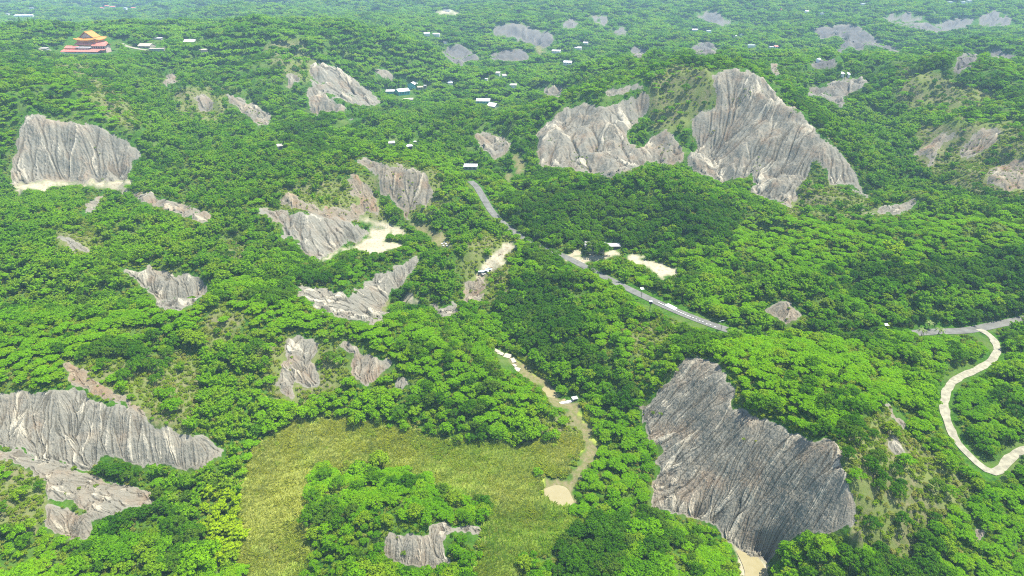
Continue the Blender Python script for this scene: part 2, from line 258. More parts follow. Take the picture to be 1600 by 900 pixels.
# tone: 0 grey mudstone, 1 tan clay; kind B = bare gullied slope, S = pale sediment / yard, F = flat dry bed
SPOTS = [
 ('B', .12, 'wide grey gullied slope at the left edge, above the pale dirt track', [(38,182),(62,178),(75,186),(120,192),(150,195),(178,210),(205,222),(220,238),(215,250),(200,272),(198,283),(150,288),(110,284),(60,285),(25,295),(15,280),(20,255),(28,215)]),
 ('S', .9, 'pale dirt track along the foot of the left grey slope', [(25,290),(60,284),(120,282),(135,286),(170,283),(205,280),(206,288),(186,293),(205,300),(196,303),(178,296),(120,289),(75,292),(70,300),(40,293),(30,307)]),
 ('B', .3, 'small grey slip among bushes under the pale dirt track', [(128,335),(140,318),(162,300),(160,312),(140,334)]),
 ('B', .15, 'short grey crest right below the left grey slope', [(205,301),(228,302),(245,315),(240,320),(220,318)]),
 ('B', .2, 'thin grey strip running down a bushy crest at left', [(275,318),(300,322),(318,332),(300,342),(285,328)]),
 ('B', .45, 'long broken pale strip running down right of the left grey slope', [(207,303),(236,303),(262,314),(300,323),(330,339),(322,349),(292,340),(252,325),(225,320)]),
 ('F', .8, 'thin stream bed between the rubble bank and the weir pool', [(790,550),(806,554),(830,578),(860,598),(848,604),(822,592),(806,577)]),
 ('B', .2, 'thin pale slip between bamboo at the far left', [(85,368),(105,370),(145,393),(135,396),(100,382)]),
 ('B', .1, 'grey fan-shaped slope with pale ribs at left centre', [(186,418),(198,420),(225,424),(232,418),(245,424),(262,426),(285,428),(310,437),(325,450),(322,460),(300,474),(278,486),(250,482),(240,473),(233,458),(215,440)]),
 ('B', .05, 'ribbed grey slope left of the white yard', [(400,325),(430,330),(437,326),(455,334),(500,334),(540,342),(560,352),(575,365),(572,372),(545,378),(525,390),(498,408),(485,402),(478,395),(470,388),(460,370),(442,372),(440,350),(420,338)]),
 ('B', .05, 'grey V-shaped ravine sides below the white yard', [(460,447),(480,449),(500,452),(530,457),(552,462),(575,440),(595,425),(608,430),(625,412),(645,400),(655,408),(645,425),(632,442),(612,455),(600,475),(602,490),(600,500),(580,507),(555,502),(520,494),(490,480)]),
 ('B', .55, 'brown and grey eroded cliff above the white yard', [(556,252),(568,248),(600,256),(650,263),(668,275),(672,295),(675,310),(672,322),(650,316),(640,330),(642,345),(632,340),(625,325),(600,305),(592,285),(575,265)]),
 ('B', .9, 'brown clay scars beside the bamboo above the ribbed slope', [(545,280),(556,270),(575,295),(590,310),(590,335),(575,330),(560,345),(540,342),(500,335),(440,318),(437,312),(450,300),(465,312),(500,325),(545,325),(560,320),(550,300)]),
 ('B', .3, 'small grey slope above the white-roofed roadside shed', [(740,210),(755,208),(780,212),(798,222),(795,238),(780,248),(770,250),(758,238)]),
 ('B', .15, 'long grey slope left of the turquoise house', [(484,100),(500,98),(530,107),(555,125),(575,140),(592,155),(595,163),(570,165),(545,160),(515,148),(490,138),(484,118)]),
 ('B', .4, 'narrow grey slope under the long slope left of the turquoise house', [(480,132),(492,138),(510,150),(535,165),(545,173),(525,175),(500,172),(498,180),(482,178),(484,165),(481,150)]),
 ('B', .3, 'small grey wedge beside the crest at upper left', [(448,115),(460,115),(472,125),(460,130),(448,140)]),
 ('B', .3, 'slanting grey slope at upper left below the ridge', [(352,148),(370,150),(395,160),(412,172),(425,182),(420,195),(400,195),(385,180),(365,165)]),
 ('B', .5, 'little tan slip above the turquoise house', [(585,108),(605,110),(618,120),(610,125),(590,118)]),
 ('B', .22, 'left half of the great badland slope behind the forest dome', [(840,208),(845,200),(865,182),(885,168),(910,162),(935,168),(955,168),(975,158),(1000,148),(1012,146),(1018,160),(1016,178),(1000,185),(985,200),(978,210),(985,222),(1000,235),(1015,245),(1010,256),(980,268),(950,276),(915,270),(870,262),(845,258),(840,235)]),
 ('B', .1, 'grey crest behind the left badland slope', [(945,145),(965,137),(985,132),(1007,130),(1005,142),(985,142),(960,150),(948,148)]),
 ('B', .4, 'small triangular badland face between the two great slopes', [(1000,235),(1015,215),(1040,203),(1055,210),(1062,225),(1068,245),(1062,256),(1030,256),(1010,250)]),
 ('B', .2, 'largest badland slope, peaked, with long pale rills', [(1112,115),(1130,112),(1155,107),(1180,118),(1195,125),(1205,135),(1212,150),(1230,165),(1250,172),(1255,182),(1270,200),(1290,215),(1310,235),(1330,262),(1345,285),(1358,310),(1345,305),(1325,290),(1300,290),(1290,262),(1275,248),(1262,255),(1258,280),(1248,292),(1245,310),(1238,325),(1220,318),(1195,310),(1175,300),(1178,285),(1180,275),(1150,280),(1130,285),(1110,278),(1085,268),(1070,252),(1085,240),(1095,230),(1085,225),(1082,205),(1085,185),(1100,175),(1118,168),(1120,155),(1115,135)]),
 ('B', .1, 'dark grey saddle slope right of the largest badland slope', [(1260,138),(1285,135),(1300,130),(1320,120),(1340,125),(1360,125),(1345,138),(1322,150),(1315,168),(1300,160),(1285,150),(1265,148)]),
 ('B', .6, 'patchy tan slope high at right, left one of three', [(1428,243),(1440,232),(1460,218),(1490,205),(1500,215),(1480,225),(1465,235),(1452,262),(1448,245)]),
 ('B', .5, 'patchy grey slope high at right, middle one of three', [(1500,232),(1520,210),(1545,198),(1565,205),(1550,225),(1530,240),(1515,250),(1500,245)]),
 ('B', .7, 'patchy brown slope cut by the right edge', [(1545,268),(1560,258),(1600,250),(1610,250),(1610,295),(1575,298),(1560,290),(1540,285)]),
 ('B', .15, 'low grey crest in the trees at right', [(1340,335),(1365,328),(1395,320),(1440,312),(1430,325),(1408,335),(1370,335)]),
 ('B', .1, 'grey slope under the white dome tank', [(1268,100),(1285,94),(1305,92),(1308,102),(1290,108),(1268,107)]),
 ('B', .25, 'grey slope far right under the middle hill', [(1490,110),(1498,88),(1510,82),(1530,83),(1525,95),(1510,108),(1495,115)]),
 ('B', .25, 'pale far slope near the right edge', [(1547,76),(1560,78),(1590,88),(1580,93),(1560,88),(1548,90)]),
 ('B', .25, 'far forked grey slope at upper right', [(1270,45),(1290,42),(1315,38),(1340,40),(1355,50),(1380,68),(1400,75),(1410,83),(1390,80),(1370,72),(1350,70),(1348,82),(1340,80),(1330,70),(1312,85),(1308,80),(1320,65),(1310,55),(1285,62),(1278,55)]),
 ('B', .1, 'broad hazy grey slope near the top right corner', [(1378,26),(1400,20),(1420,18),(1440,28),(1455,38),(1480,32),(1510,28),(1530,30),(1515,40),(1490,48),(1465,50),(1440,47),(1410,40),(1390,35)]),
 ('B', .1, 'hazy grey slope close to the top right corner', [(1530,25),(1550,18),(1565,18),(1585,35),(1575,40),(1545,42),(1530,40)]),
 ('B', .1, 'hazy grey slope at top right of centre', [(1088,25),(1105,20),(1118,18),(1135,28),(1150,38),(1130,42),(1110,35),(1095,30)]),
 ('B', .1, 'round grey slope below the far white houses', [(1080,74),(1095,66),(1110,66),(1122,76),(1118,86),(1090,84)]),
 ('B', .1, 'far dark grey cliff above the tan bend of the stream', [(768,45),(785,38),(800,35),(815,38),(830,45),(850,48),(865,52),(865,68),(850,75),(835,70),(810,60),(785,58),(770,55)]),
 ('B', .1, 'dark grey pointed slope near top centre', [(690,80),(705,72),(718,68),(730,76),(745,85),(752,92),(728,96),(722,104),(710,100),(698,90)]),
 ('B', .35, 'low ribbed slope right of the dark pointed slope', [(765,92),(770,82),(790,78),(815,77),(825,85),(826,94),(800,96)]),
 ('B', .3, 'faint far slip left of two near the top', [(878,38),(890,28),(905,35),(900,42),(880,45)]),
 ('B', .2, 'faint far slip right of two near the top', [(920,25),(940,22),(950,30),(945,42),(930,35)]),
 ('B', .2, 'small faint slip under the two far slips', [(958,50),(970,42),(980,48),(978,55),(960,55)]),
 ('B', .3, 'thin faint slip among trees beyond the badland crest', [(985,75),(995,72),(1010,80),(1000,92),(990,88)]),
 ('B', .3, 'small purple-grey slip above the left badland slope', [(848,140),(865,133),(880,137),(875,150),(855,152)]),
 ('B', .5, 'small round grey slip on the green slope right of the road', [(1198,478),(1215,473),(1240,472),(1250,482),(1252,495),(1238,505),(1215,500),(1200,488)]),
 ('B', .2, 'split grey slip in the trees above the reed field', [(438,595),(445,550),(450,525),(465,520),(480,525),(495,530),(498,550),(490,565),(498,590),(495,605),(480,610),(465,590),(460,610),(465,632),(450,628),(438,610)]),
 ('B', .25, 'hollow grey slip with a white crest above the reed field', [(530,530),(548,535),(565,550),(590,558),(620,565),(612,580),(590,590),(575,605),(560,600),(550,580),(548,555),(532,545)]),
 ('B', .1, 'dark small slip right of the hollow slip', [(622,590),(640,595),(640,605),(630,610),(620,600)]),
 ('B', .08, 'large pale grey slope in the lower left corner', [(0,620),(20,612),(50,615),(80,610),(120,608),(140,620),(180,635),(220,648),(250,665),(290,675),(330,688),(348,700),(345,715),(320,725),(300,738),(275,735),(240,725),(220,735),(190,715),(170,715),(150,722),(140,735),(60,715),(-10,692),(-10,620)]),
 ('B', .3, 'second pale slope in the lower left corner, under the large one', [(-10,700),(60,715),(140,740),(200,758),(230,768),(243,780),(235,790),(200,795),(160,808),(140,800),(120,790),(70,780),(72,760),(50,735),(20,720),(-10,715)]),
 ('B', .25, 'small hollow slope with pale rim at lower left', [(68,790),(85,795),(120,805),(165,800),(190,795),(170,803),(145,815),(140,838),(115,844),(95,838),(70,820)]),
 ('B', .16, 'biggest near slope, dark grey with pale ribs, at lower right', [(1000,640),(1015,625),(1040,600),(1070,565),(1090,558),(1120,565),(1145,605),(1150,640),(1175,650),(1220,670),(1255,685),(1290,690),(1310,705),(1318,740),(1325,790),(1335,820),(1300,835),(1265,835),(1240,840),(1215,860),(1195,880),(1165,865),(1140,845),(1120,825),(1090,812),(1060,805),(1015,795),(1020,760),(1028,720),(1030,700),(1010,680)]),
 ('B', .25, 'small grey face with pale rim in the mound at bottom centre', [(600,840),(608,832),(625,838),(650,838),(672,832),(675,820),(690,818),(705,826),(740,822),(750,828),(745,842),(730,835),(705,832),(695,845),(700,862),(705,880),(690,888),(665,890),(640,885),(620,880),(602,870)]),
 ('B', .5, 'upper narrow slip on the hill left of the pale path', [(1385,628),(1395,636),(1418,660),(1414,672),(1398,655)]),
 ('B', .3, 'lower narrow slip on the hill left of the pale path', [(1390,692),(1395,678),(1417,705),(1400,712)]),
 ('B', .8, 'tiny tan hole in the bushes at lower right', [(1522,825),(1535,830),(1538,842),(1528,845)]),
 ('B', .1, 'dark gully wall under the bamboo at centre', [(668,475),(690,478),(712,470),(708,490),(690,495)]),
 ('B', .6, 'brown gully wall below the scrap heap', [(725,440),(745,430),(760,440),(750,470),(728,475)]),
 ('B', 1., 'orange clay scar beside the big lit canopy at left', [(98,570),(115,568),(145,590),(190,620),(250,655),(230,650),(150,615),(110,600)]),
 ('B', .7, 'small brown scar on the hillside below the temple', [(250,132),(262,118),(276,113),(275,128),(262,134)]),
 ('B', .7, 'small grey scar below the saddle at upper left', [(303,150),(318,148),(335,160),(328,174),(315,172)]),
 ('B', .7, 'thin tan rill at the top of the largest badland', [(1203,95),(1212,100),(1218,118),(1212,124),(1206,112)]),
 ('S', 1., 'sunken cream sediment yard at centre left', [(512,400),(530,388),(560,382),(575,372),(574,359),(585,357),(604,358),(608,364),(600,378),(622,380),(630,384),(605,392),(577,397),(558,388),(540,389),(520,402),(505,410)]),
 ('S', 1., 'pale soil patch right of the cream yard', [(603,349),(630,356),(635,367),(612,368),(608,358)]),
 ('S', 1., 'pale soil strip above the cream yard', [(560,344),(580,345),(606,348),(600,352),(570,351)]),
 ('F', .9, 'tan stream bed winding below the brown cliff', [(636,343),(645,345),(655,352),(680,360),(700,373),(708,385),(688,388),(675,374),(655,360)]),
 ('S', .9, 'pale bank beside the ravine', [(628,465),(645,458),(648,470),(655,475),(640,475),(632,472)]),
 ('F', .9, 'tan water in the ravine bottom', [(597,482),(608,463),(607,480),(600,489)]),
 ('S', 1., 'pale bare lot at the road bend', [(875,397),(905,394),(918,400),(965,388),(967,400),(925,409),(905,412),(890,405)]),
 ('S', 1., 'pale dirt strip leading right from the bare lot', [(975,398),(990,396),(1010,406),(1055,419),(1058,427),(1036,438),(1020,422),(985,410)]),
 ('S', .95, 'tan gully with fallen branches at centre', [(772,393),(800,377),(802,386),(787,400),(788,412),(767,421),(752,434),(742,430),(760,410)]),
 ('F', .9, 'tan upper stream bed right of the roadside shed', [(802,240),(808,240),(818,255),(820,271),(806,271)]),
 ('F', .9, 'tan patch of stream bed above the road', [(788,278),(800,269),(800,276),(796,286)]),
 ('F', .8, 'dry tan stream bed leading from the weir to the pond', [(842,596),(858,600),(872,622),(902,630),(913,650),(933,690),(930,714),(908,740),(897,765),(900,788),(880,798),(856,786),(847,764),(852,750),(868,756),(884,748),(906,722),(916,692),(903,664),(886,642),(860,628)]),
 ('S', .9, 'muddy bank of the stream at the bottom right', [(1140,848),(1165,862),(1195,880),(1205,905),(1160,905),(1152,870)]),
 ('S', .8, 'far pale building yard near the top', [(680,20),(690,15),(705,15),(718,19),(712,23),(690,23)]),
 ('F', .8, 'far tan bend of the stream', [(834,70),(855,76),(850,82),(842,88),(838,80)]),
 ('S', .5, 'pale terrace edge by the temple hill', [(60,77),(75,75),(78,79),(62,80)]),
]
SCRUB = [
 [(98,565),(200,565),(290,545),(320,600),(295,690),(240,660),(170,615)], [(1020,118),(1060,100),(1112,108),(1122,150),(1100,175),(1082,190),(1062,205),(1018,200),(1015,150)],
 [(1318,690),(1380,640),(1440,700),(1530,760),(1420,880),(1330,850)], [(400,560),(440,520),(530,545),(545,600),(490,640),(430,640)],
 [(340,478),(385,490),(355,545),(300,540)], [(430,60),(470,60),(500,100),(480,130),(440,115),(405,80)], [(75,90),(120,88),(160,120),(235,190),(200,205),(140,160)],
 [(1240,262),(1300,290),(1370,320),(1380,345),(1225,345)], [(1430,195),(1600,190),(1600,312),(1490,300),(1430,260)], [(-5,716),(50,735),(75,790),(60,840),(-5,830)],
 [(440,290),(590,275),(605,350),(440,325)], [(600,250),(690,270),(700,330),(640,345)], [(340,370),(400,380),(390,410),(340,400)], [(730,370),(800,365),(800,470),(720,480)],
 [(985,510),(1060,500),(1060,540),(985,560)], [(830,660),(905,640),(912,690),(850,700)], [(1400,100),(1480,120),(1560,150),(1500,190),(1400,170)], [(270,140),(360,130),(350,200),(280,190)],
 [(1180,190),(1180,192),(1178,190)], [(90,360),(150,360),(160,400),(90,400)], [(980,700),(990,700),(990,702)], [(1010,740),(1012,745),(1010,748)],
]
REED = [[(400,700),(440,672),(500,657),(560,660),(700,690),(800,700),(860,690),(915,682),(912,700),(880,740),(848,745),(845,780),(872,802),(905,800),(860,840),(820,880),(800,905),(740,905),(748,850),(765,800),(700,770),(640,745),(560,728),(500,742),(485,780),(470,905),(372,905),(385,740)],
 [(905,640),(915,640),(940,690),(930,695)], [(800,552),(830,575),(860,595),(845,600),(815,580)], [(800,840),(900,800),(930,815),(880,850),(820,880)]]
BAMBOO = [[(430,250),(560,248),(585,300),(590,330),(440,320)], [(640,370),(700,335),(800,350),(790,380),(740,470),(640,470)], [(900,262),(940,255),(1060,248),(1095,290),(1110,330),(930,330)],
 [(-5,240),(30,300),(200,300),(360,260),(400,330),(340,420),(200,420),(240,475),(130,500),(-5,480)], [(180,110),(330,110),(360,200),(300,260),(210,210)], [(1280,165),(1420,160),(1540,300),(1440,310),(1360,310),(1290,210)],
 [(265,560),(400,570),(410,670),(350,700),(290,680)], [(240,705),(380,690),(390,800),(300,830),(190,790)], [(560,150),(760,170),(830,190),(800,260),(700,250),(560,240)], [(220,240),(440,200),(440,300),(330,310)], [(1190,320),(1600,330),(1600,380),(1200,380)]]
YELLOW = [[(318,788),(350,765),(392,790),(385,862),(345,885),(315,850)], [(1408,420),(1432,414),(1430,434),(1412,434)], [(1385,385),(1408,388),(1404,410),(1388,408)], [(690,300),(715,300),(715,325),(695,322)], [(225,670),(240,670),(240,690),(225,690)], [(95,660),(125,665),(120,690),(95,685)]]
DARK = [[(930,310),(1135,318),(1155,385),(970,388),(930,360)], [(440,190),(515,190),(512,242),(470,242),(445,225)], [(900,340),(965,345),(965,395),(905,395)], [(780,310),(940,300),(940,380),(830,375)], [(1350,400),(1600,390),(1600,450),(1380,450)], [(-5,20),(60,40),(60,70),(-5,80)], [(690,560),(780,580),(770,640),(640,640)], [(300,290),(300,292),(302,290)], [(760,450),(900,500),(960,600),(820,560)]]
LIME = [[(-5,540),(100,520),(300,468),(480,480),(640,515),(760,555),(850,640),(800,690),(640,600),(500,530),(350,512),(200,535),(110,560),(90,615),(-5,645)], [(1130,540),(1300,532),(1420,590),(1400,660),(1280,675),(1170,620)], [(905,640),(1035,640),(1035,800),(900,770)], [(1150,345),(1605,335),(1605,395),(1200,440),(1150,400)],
 [(1540,760),(1605,770),(1605,905),(1480,905)], [(1490,600),(1605,600),(1605,690),(1500,680)], [(60,110),(130,150),(240,230),(200,225),(80,160)], [(560,425),(660,390),(640,450),(580,470)], [(480,735),(760,760),(740,820),(480,800)]]
idm = np.zeros((H9, W16), np.int16); clear = np.zeros((H9, W16), bool)
for k, s in enumerate(SPOTS): fill(s[3], idm, k + 1)
def raster(polys, dtype=bool):
    a = np.zeros((H9, W16), dtype)
    for p in polys: fill(p, a, True)
    return a
scrub_m, reed_m, bam_m, yel_m, dark_m, lime_m = map(raster, (SCRUB, REED, BAMBOO, YELLOW, DARK, LIME))
# water sheets: outlines drawn on the flat levels
WATER = [('pond', 4.25, [(850,764),(868,758),(885,762),(893,775),(897,790),(880,797),(862,790),(852,778)], 'muddy yellow pond at the end of the dry stream bed'),
         ('stream', 2.5, [(1148,856),(1166,864),(1180,866),(1200,896),(1205,930),(1168,930),(1163,890)], 'muddy yellow stream entering at the bottom right'),
         ('stream', 6.9, [(843,600),(856,598),(868,612),(884,624),(874,630),(858,622),(848,610)], 'shaded muddy pool just above the white weir')]
for nm, z, pl, lb in WATER: fill(pl, clear, True)
# buffers
us, vs = np.meshgrid(np.arange(0, 1600, 2) + 1.0, np.arange(0, 900, 2) + 1.0)
_, hy, _ = raycast(us, vs); hy = hy.reshape(us.shape)
def visible(x, y, z):
    u, v, d = project(x, y, z); ok = (u >= 0) & (u < 1600) & (v >= 0) & (v < 900)
    ui = np.clip((u / 2).astype(int), 0, 799); vi = np.clip((v / 2).astype(int), 0, 449)
    return ok & (y < hy[vi, ui] * 1.015 + 2.5), u, v
vis, U, V = visible(X2, Y2, H)
nz = (fbm(X2, Y2, 9, 3, 31) * np.clip(900 / Y2, .3, 2) * 7)
Ui = np.clip(U + nz, 0, 1599); Vi = np.clip(V + np.roll(nz, 37, 1) * .7, 0, 899)
margin = (U > -60) & (U < 1660) & (V > -20) & (V < 960) & ~((U >= 0) & (U < 1600) & (V >= 0) & (V < 900))
ids = np.where(vis | margin, idm[Vi.astype(int), Ui.astype(int)], 0)
def mk(a): return np.where(vis | margin, a[Vi.astype(int), Ui.astype(int)], False).astype(float)
SC, RE = mk(scrub_m), mk(reed_m)
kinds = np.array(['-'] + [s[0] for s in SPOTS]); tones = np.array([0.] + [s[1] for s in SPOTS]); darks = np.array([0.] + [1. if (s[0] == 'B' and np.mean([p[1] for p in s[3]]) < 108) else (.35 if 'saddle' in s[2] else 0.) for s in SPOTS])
def blur(a, n=1):
    for _ in range(n):
        p = np.pad(a, 1, mode='edge'); a = (p[:-2, 1:-1] + p[2:, 1:-1] + p[1:-1, :-2] + p[1:-1, 2:] + 2 * a) / 6
    return a
bare = (kinds[ids] == 'B').astype(float); sand = ((kinds[ids] == 'S') | (kinds[ids] == 'F')).astype(float)
bare_s = blur(bare, 4)
# ------------------------------------------------------------------ carve rills into the bare slopes
cellx = (T[1] - T[0]) * (Y2 + 120); celly = np.gradient(Y)[:, None] * np.ones_like(X2)
rid = lambda sc_, sd: (lambda q: np.clip(1 - np.abs(q) * 3.2, -.5, 1))(fbm(X2 + 3 * fbm(X2, Y2, 20, 2, sd + 5), Y2, sc_, 2, sd))
nearw = 1 - smooth(380, 620, Y2); hazew = blur(bare, 8) ** 2
H += hazew * (nearw * (1.2 * rid(26, 57) + .4 * rid(11, 63)) + (1 - nearw) * (2.2 * rid(62, 71) + .9 * rid(25, 77)))
H += bare_s * cellx * .9 * fbm(X2, Y2, 7.5, 3, 51) * np.clip(500 / Y2, .5, 1.6)
sj, si = np.nonzero(bare > 0)
flow = np.zeros_like(H)
for it in range(3):
    Hs = blur(H, 1); gyy, gxx = np.gradient(Hs); gxx = gxx / cellx; gyy = gyy / celly
    pi = si + rng.uniform(-.5, .5, len(si)); pj = sj + rng.uniform(-.5, .5, len(sj)); cnt = np.zeros(H.size); dxp = np.zeros(len(si)); dyp = np.zeros(len(si))
    alive = np.ones(len(si), bool)
    for st in range(70):
        ii = np.clip(np.rint(pi), 0, NX - 1).astype(int); jj = np.clip(np.rint(pj), 0, NY - 1).astype(int)
        inside = bare[jj, ii] > 0
        if st % 10 == 9:
            pi, pj, dxp, dyp, ii, jj = (a[inside] for a in (pi, pj, dxp, dyp, ii, jj))
            if len(pi) == 0: break
        cnt += np.bincount(jj * NX + ii, minlength=H.size) if st < 70 else 0
        gx_, gy_ = gxx[jj, ii], gyy[jj, ii]; g = np.hypot(gx_, gy_) + 1e-6
        dxp = .5 * dxp - .5 * gx_ / g; dyp = .5 * dyp - .5 * gy_ / g
        nrm = np.hypot(dxp, dyp) + 1e-6; mx = cellx[jj, ii]
        pi = np.clip(pi + dxp / nrm * .9, 0, NX - 1); pj = np.clip(pj + dyp / nrm * .9 * mx / celly[jj, ii], 0, NY - 1)
    f = np.log1p(cnt.reshape(H.shape) / 3.0); f = blur(f, 1); flow = f
    H -= bare_s * np.minimum(f, 5.0) * cellx * .10
    if it < 3: H = np.where(bare_s > 0, H * .8 + blur(H, 1) * .2, H)
fl = np.zeros_like(H); groove_shade = np.zeros_like(H)

# ------------------------------------------------------------------ materials
def mat(name):
    m = bpy.data.materials.new(name); m.use_nodes = True; t = m.node_tree; t.nodes.clear(); return m, t
def N(t, typ, **kw):
    n_ = t.nodes.new(typ)
    for k, v in kw.items(): setattr(n_, k, v)
    return n_
def mixc(t, fac, a, b, mode='MIX'):
    m = N(t, 'ShaderNodeMix', data_type='RGBA', blend_type=mode)
    for inp, val in ((m.inputs[0], fac), (m.inputs[6], a), (m.inputs[7], b)):
        if isinstance(val, (int, float)): inp.default_value = val
        elif isinstance(val, tuple): inp.default_value = (*val, 1)
        else: t.links.new(val, inp)
    return m.outputs[2]
def noise(t, vec, scale, detail=4, rough=.55):
    n_ = N(t, 'ShaderNodeTexNoise'); n_.inputs['Scale'].default_value = scale; n_.inputs['Detail'].default_value = detail; n_.inputs['Roughness'].default_value = rough
    t.links.new(vec, n_.inputs['Vector']); return n_.outputs['Fac']
def ramp(t, fac, lo, hi, a=0., b=1.):
    m = N(t, 'ShaderNodeMapRange'); m.inputs[1].default_value = lo; m.inputs[2].default_value = hi; m.inputs[3].default_value = a; m.inputs[4].default_value = b
    t.links.new(fac, m.inputs[0]); return m.outputs[0]
def attr(t, name):
    a = N(t, 'ShaderNodeAttribute'); a.attribute_name = name; return a.outputs['Fac']
def finish(t, colr, rough=.9, bump=None, dist=.3, spec=.15):
    b = N(t, 'ShaderNodeBsdfPrincipled'); o = N(t, 'ShaderNodeOutputMaterial')
    if isinstance(colr, tuple): b.inputs['Base Color'].default_value = (*colr, 1)
    else: t.links.new(colr, b.inputs['Base Color'])
    if isinstance(rough, float): b.inputs['Roughness'].default_value = rough
    else: t.links.new(rough, b.inputs['Roughness'])
    b.inputs['Specular IOR Level'].default_value = spec
    if bump is not None:
        bm = N(t, 'ShaderNodeBump'); bm.inputs['Distance'].default_value = dist; t.links.new(bump, bm.inputs['Height']); t.links.new(bm.outputs[0], b.inputs['Normal'])
    t.links.new(b.outputs[0], o.inputs[0])
# terrain
M = {}
m, t = mat('terrain'); M['terrain'] = m
geo = N(t, 'ShaderNodeNewGeometry'); pos = geo.outputs['Position']
n1 = noise(t, pos, .06, 5); n2 = noise(t, pos, .5, 4); n3 = noise(t, pos, .012, 4); n4 = noise(t, pos, 1.6, 3)
green = mixc(t, ramp(t, n2, .35, .65), (.020, .060, .006), (.050, .13, .008))
green = mixc(t, ramp(t, n1, .45, .7), green, (.09, .13, .03))
dry = mixc(t, ramp(t, n2, .35, .65), (.075, .10, .025), (.16, .145, .075)); dry = mixc(t, ramp(t, n1, .42, .6), dry, (.12, .15, .04))
colr = mixc(t, attr(t, 'scrub'), green, dry)
reedc = mixc(t, ramp(t, n2, .3, .7), (.22, .30, .03), (.34, .37, .07)); colr = mixc(t, attr(t, 'reed'), colr, reedc)
grey = mixc(t, ramp(t, n1, .3, .7), (.172, .164, .130), (.225, .214, .172)); grey = mixc(t, ramp(t, n4, .3, .7, 0., .6), grey, (.145, .134, .098))
grey = mixc(t, .15, grey, (.24, .235, .19)); grey = mixc(t, ramp(t, attr(t, 'groove_shade'), .05, .7, 0., .8), grey, (.075, .070, .053))  # groove floors darkened in the colour itself, standing in for fine shadow lines
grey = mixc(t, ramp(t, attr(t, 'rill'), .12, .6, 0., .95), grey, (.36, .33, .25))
tanc = mixc(t, ramp(t, n2, .3, .7), (.13, .105, .07), (.22, .18, .12)); tanc = mixc(t, ramp(t, n1, .5, .65), tanc, (.20, .135, .08)); tanc = mixc(t, ramp(t, attr(t, 'rill'), 0., 1., 0., .7), tanc, (.32, .27, .18))
tn = N(t, 'ShaderNodeMath', operation='ADD'); t.links.new(attr(t, 'tone'), tn.inputs[0]); t.links.new(ramp(t, n1, .3, .7, -.35, .35), tn.inputs[1]); tn.use_clamp = True
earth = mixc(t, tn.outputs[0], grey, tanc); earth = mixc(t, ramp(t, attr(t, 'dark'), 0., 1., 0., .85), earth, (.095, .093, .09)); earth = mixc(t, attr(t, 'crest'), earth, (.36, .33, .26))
bf = N(t, 'ShaderNodeMath', operation='ADD'); t.links.new(attr(t, 'bare'), bf.inputs[0]); t.links.new(ramp(t, n2, .3, .7, -.25, .25), bf.inputs[1])
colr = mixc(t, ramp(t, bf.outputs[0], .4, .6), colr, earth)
sandc = mixc(t, ramp(t, n1, .3, .7), (.30, .268, .18), (.38, .35, .25)); sandc = mixc(t, ramp(t, n2, .5, .72), sandc, (.22, .17, .10)); colr = mixc(t, attr(t, 'sand'), colr, sandc)
bedc = mixc(t, ramp(t, n2, .35, .65), (.185, .155, .085), (.115, .13, .04)); colr = mixc(t, attr(t, 'bed'), colr, bedc)
bmp = N(t, 'ShaderNodeMath', operation='ADD'); t.links.new(n2, bmp.inputs[0]); t.links.new(ramp(t, n4, 0, 1, 0, .35), bmp.inputs[1])
finish(t, colr, .95, bmp.outputs[0], .5, .05)

def leafmat(name, c_dark, c_mid, c_light, trans=.42, warm=(.12, .15, .02)):
    m, t = mat(name); M[name] = m
    oi = N(t, 'ShaderNodeObjectInfo'); geo = N(t, 'ShaderNodeNewGeometry'); 
    n1 = noise(t, geo.outputs['Position'], .011, 3); n2 = noise(t, geo.outputs['Position'], .9, 2)
    c = mixc(t, oi.outputs['Random'], c_dark, c_mid); c = mixc(t, ramp(t, n1, .42, .6), c, c_light)
    ra = N(t, 'ShaderNodeMath', operation='MULTIPLY'); t.links.new(oi.outputs['Random'], ra.inputs[0]); ra.inputs[1].default_value = 7.31
    fr = N(t, 'ShaderNodeMath', operation='FRACT'); t.links.new(ra.outputs[0], fr.inputs[0])
    c = mixc(t, ramp(t, fr.outputs[0], .6, 1., 0., .75), c, warm)
    c = mixc(t, ramp(t, n2, .35, .65, 0., .45), c, tuple(x * .45 for x in c_dark))
    d = N(t, 'ShaderNodeBsdfDiffuse'); tr = N(t, 'ShaderNodeBsdfTranslucent'); mx = N(t, 'ShaderNodeMixShader'); o = N(t, 'ShaderNodeOutputMaterial')
    t.links.new(c, d.inputs[0]); c2 = mixc(t, 1., c, (1.3, 1.3, .4), 'MULTIPLY'); t.links.new(c2, tr.inputs[0])
    mx.inputs[0].default_value = trans; t.links.new(d.outputs[0], mx.inputs[1]); t.links.new(tr.outputs[0], mx.inputs[2]); t.links.new(mx.outputs[0], o.inputs[0])
leafmat('leaf_green', (.085, .24, .003), (.16, .37, .004), (.22, .43, .005), warm=(.28, .37, .02))
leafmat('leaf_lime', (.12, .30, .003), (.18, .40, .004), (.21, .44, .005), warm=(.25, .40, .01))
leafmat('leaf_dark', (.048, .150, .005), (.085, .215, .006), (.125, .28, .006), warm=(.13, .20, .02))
leafmat('leaf_bamboo', (.11, .28, .006), (.19, .40, .008), (.24, .45, .010), warm=(.30, .41, .03))
leafmat('leaf_yellow', (.28, .46, .006), (.38, .55, .008), (.40, .55, .010), warm=(.34, .45, .02))
leafmat('leaf_shrub', (.12, .23, .008), (.20, .31, .014), (.28, .37, .03), warm=(.36, .31, .10))
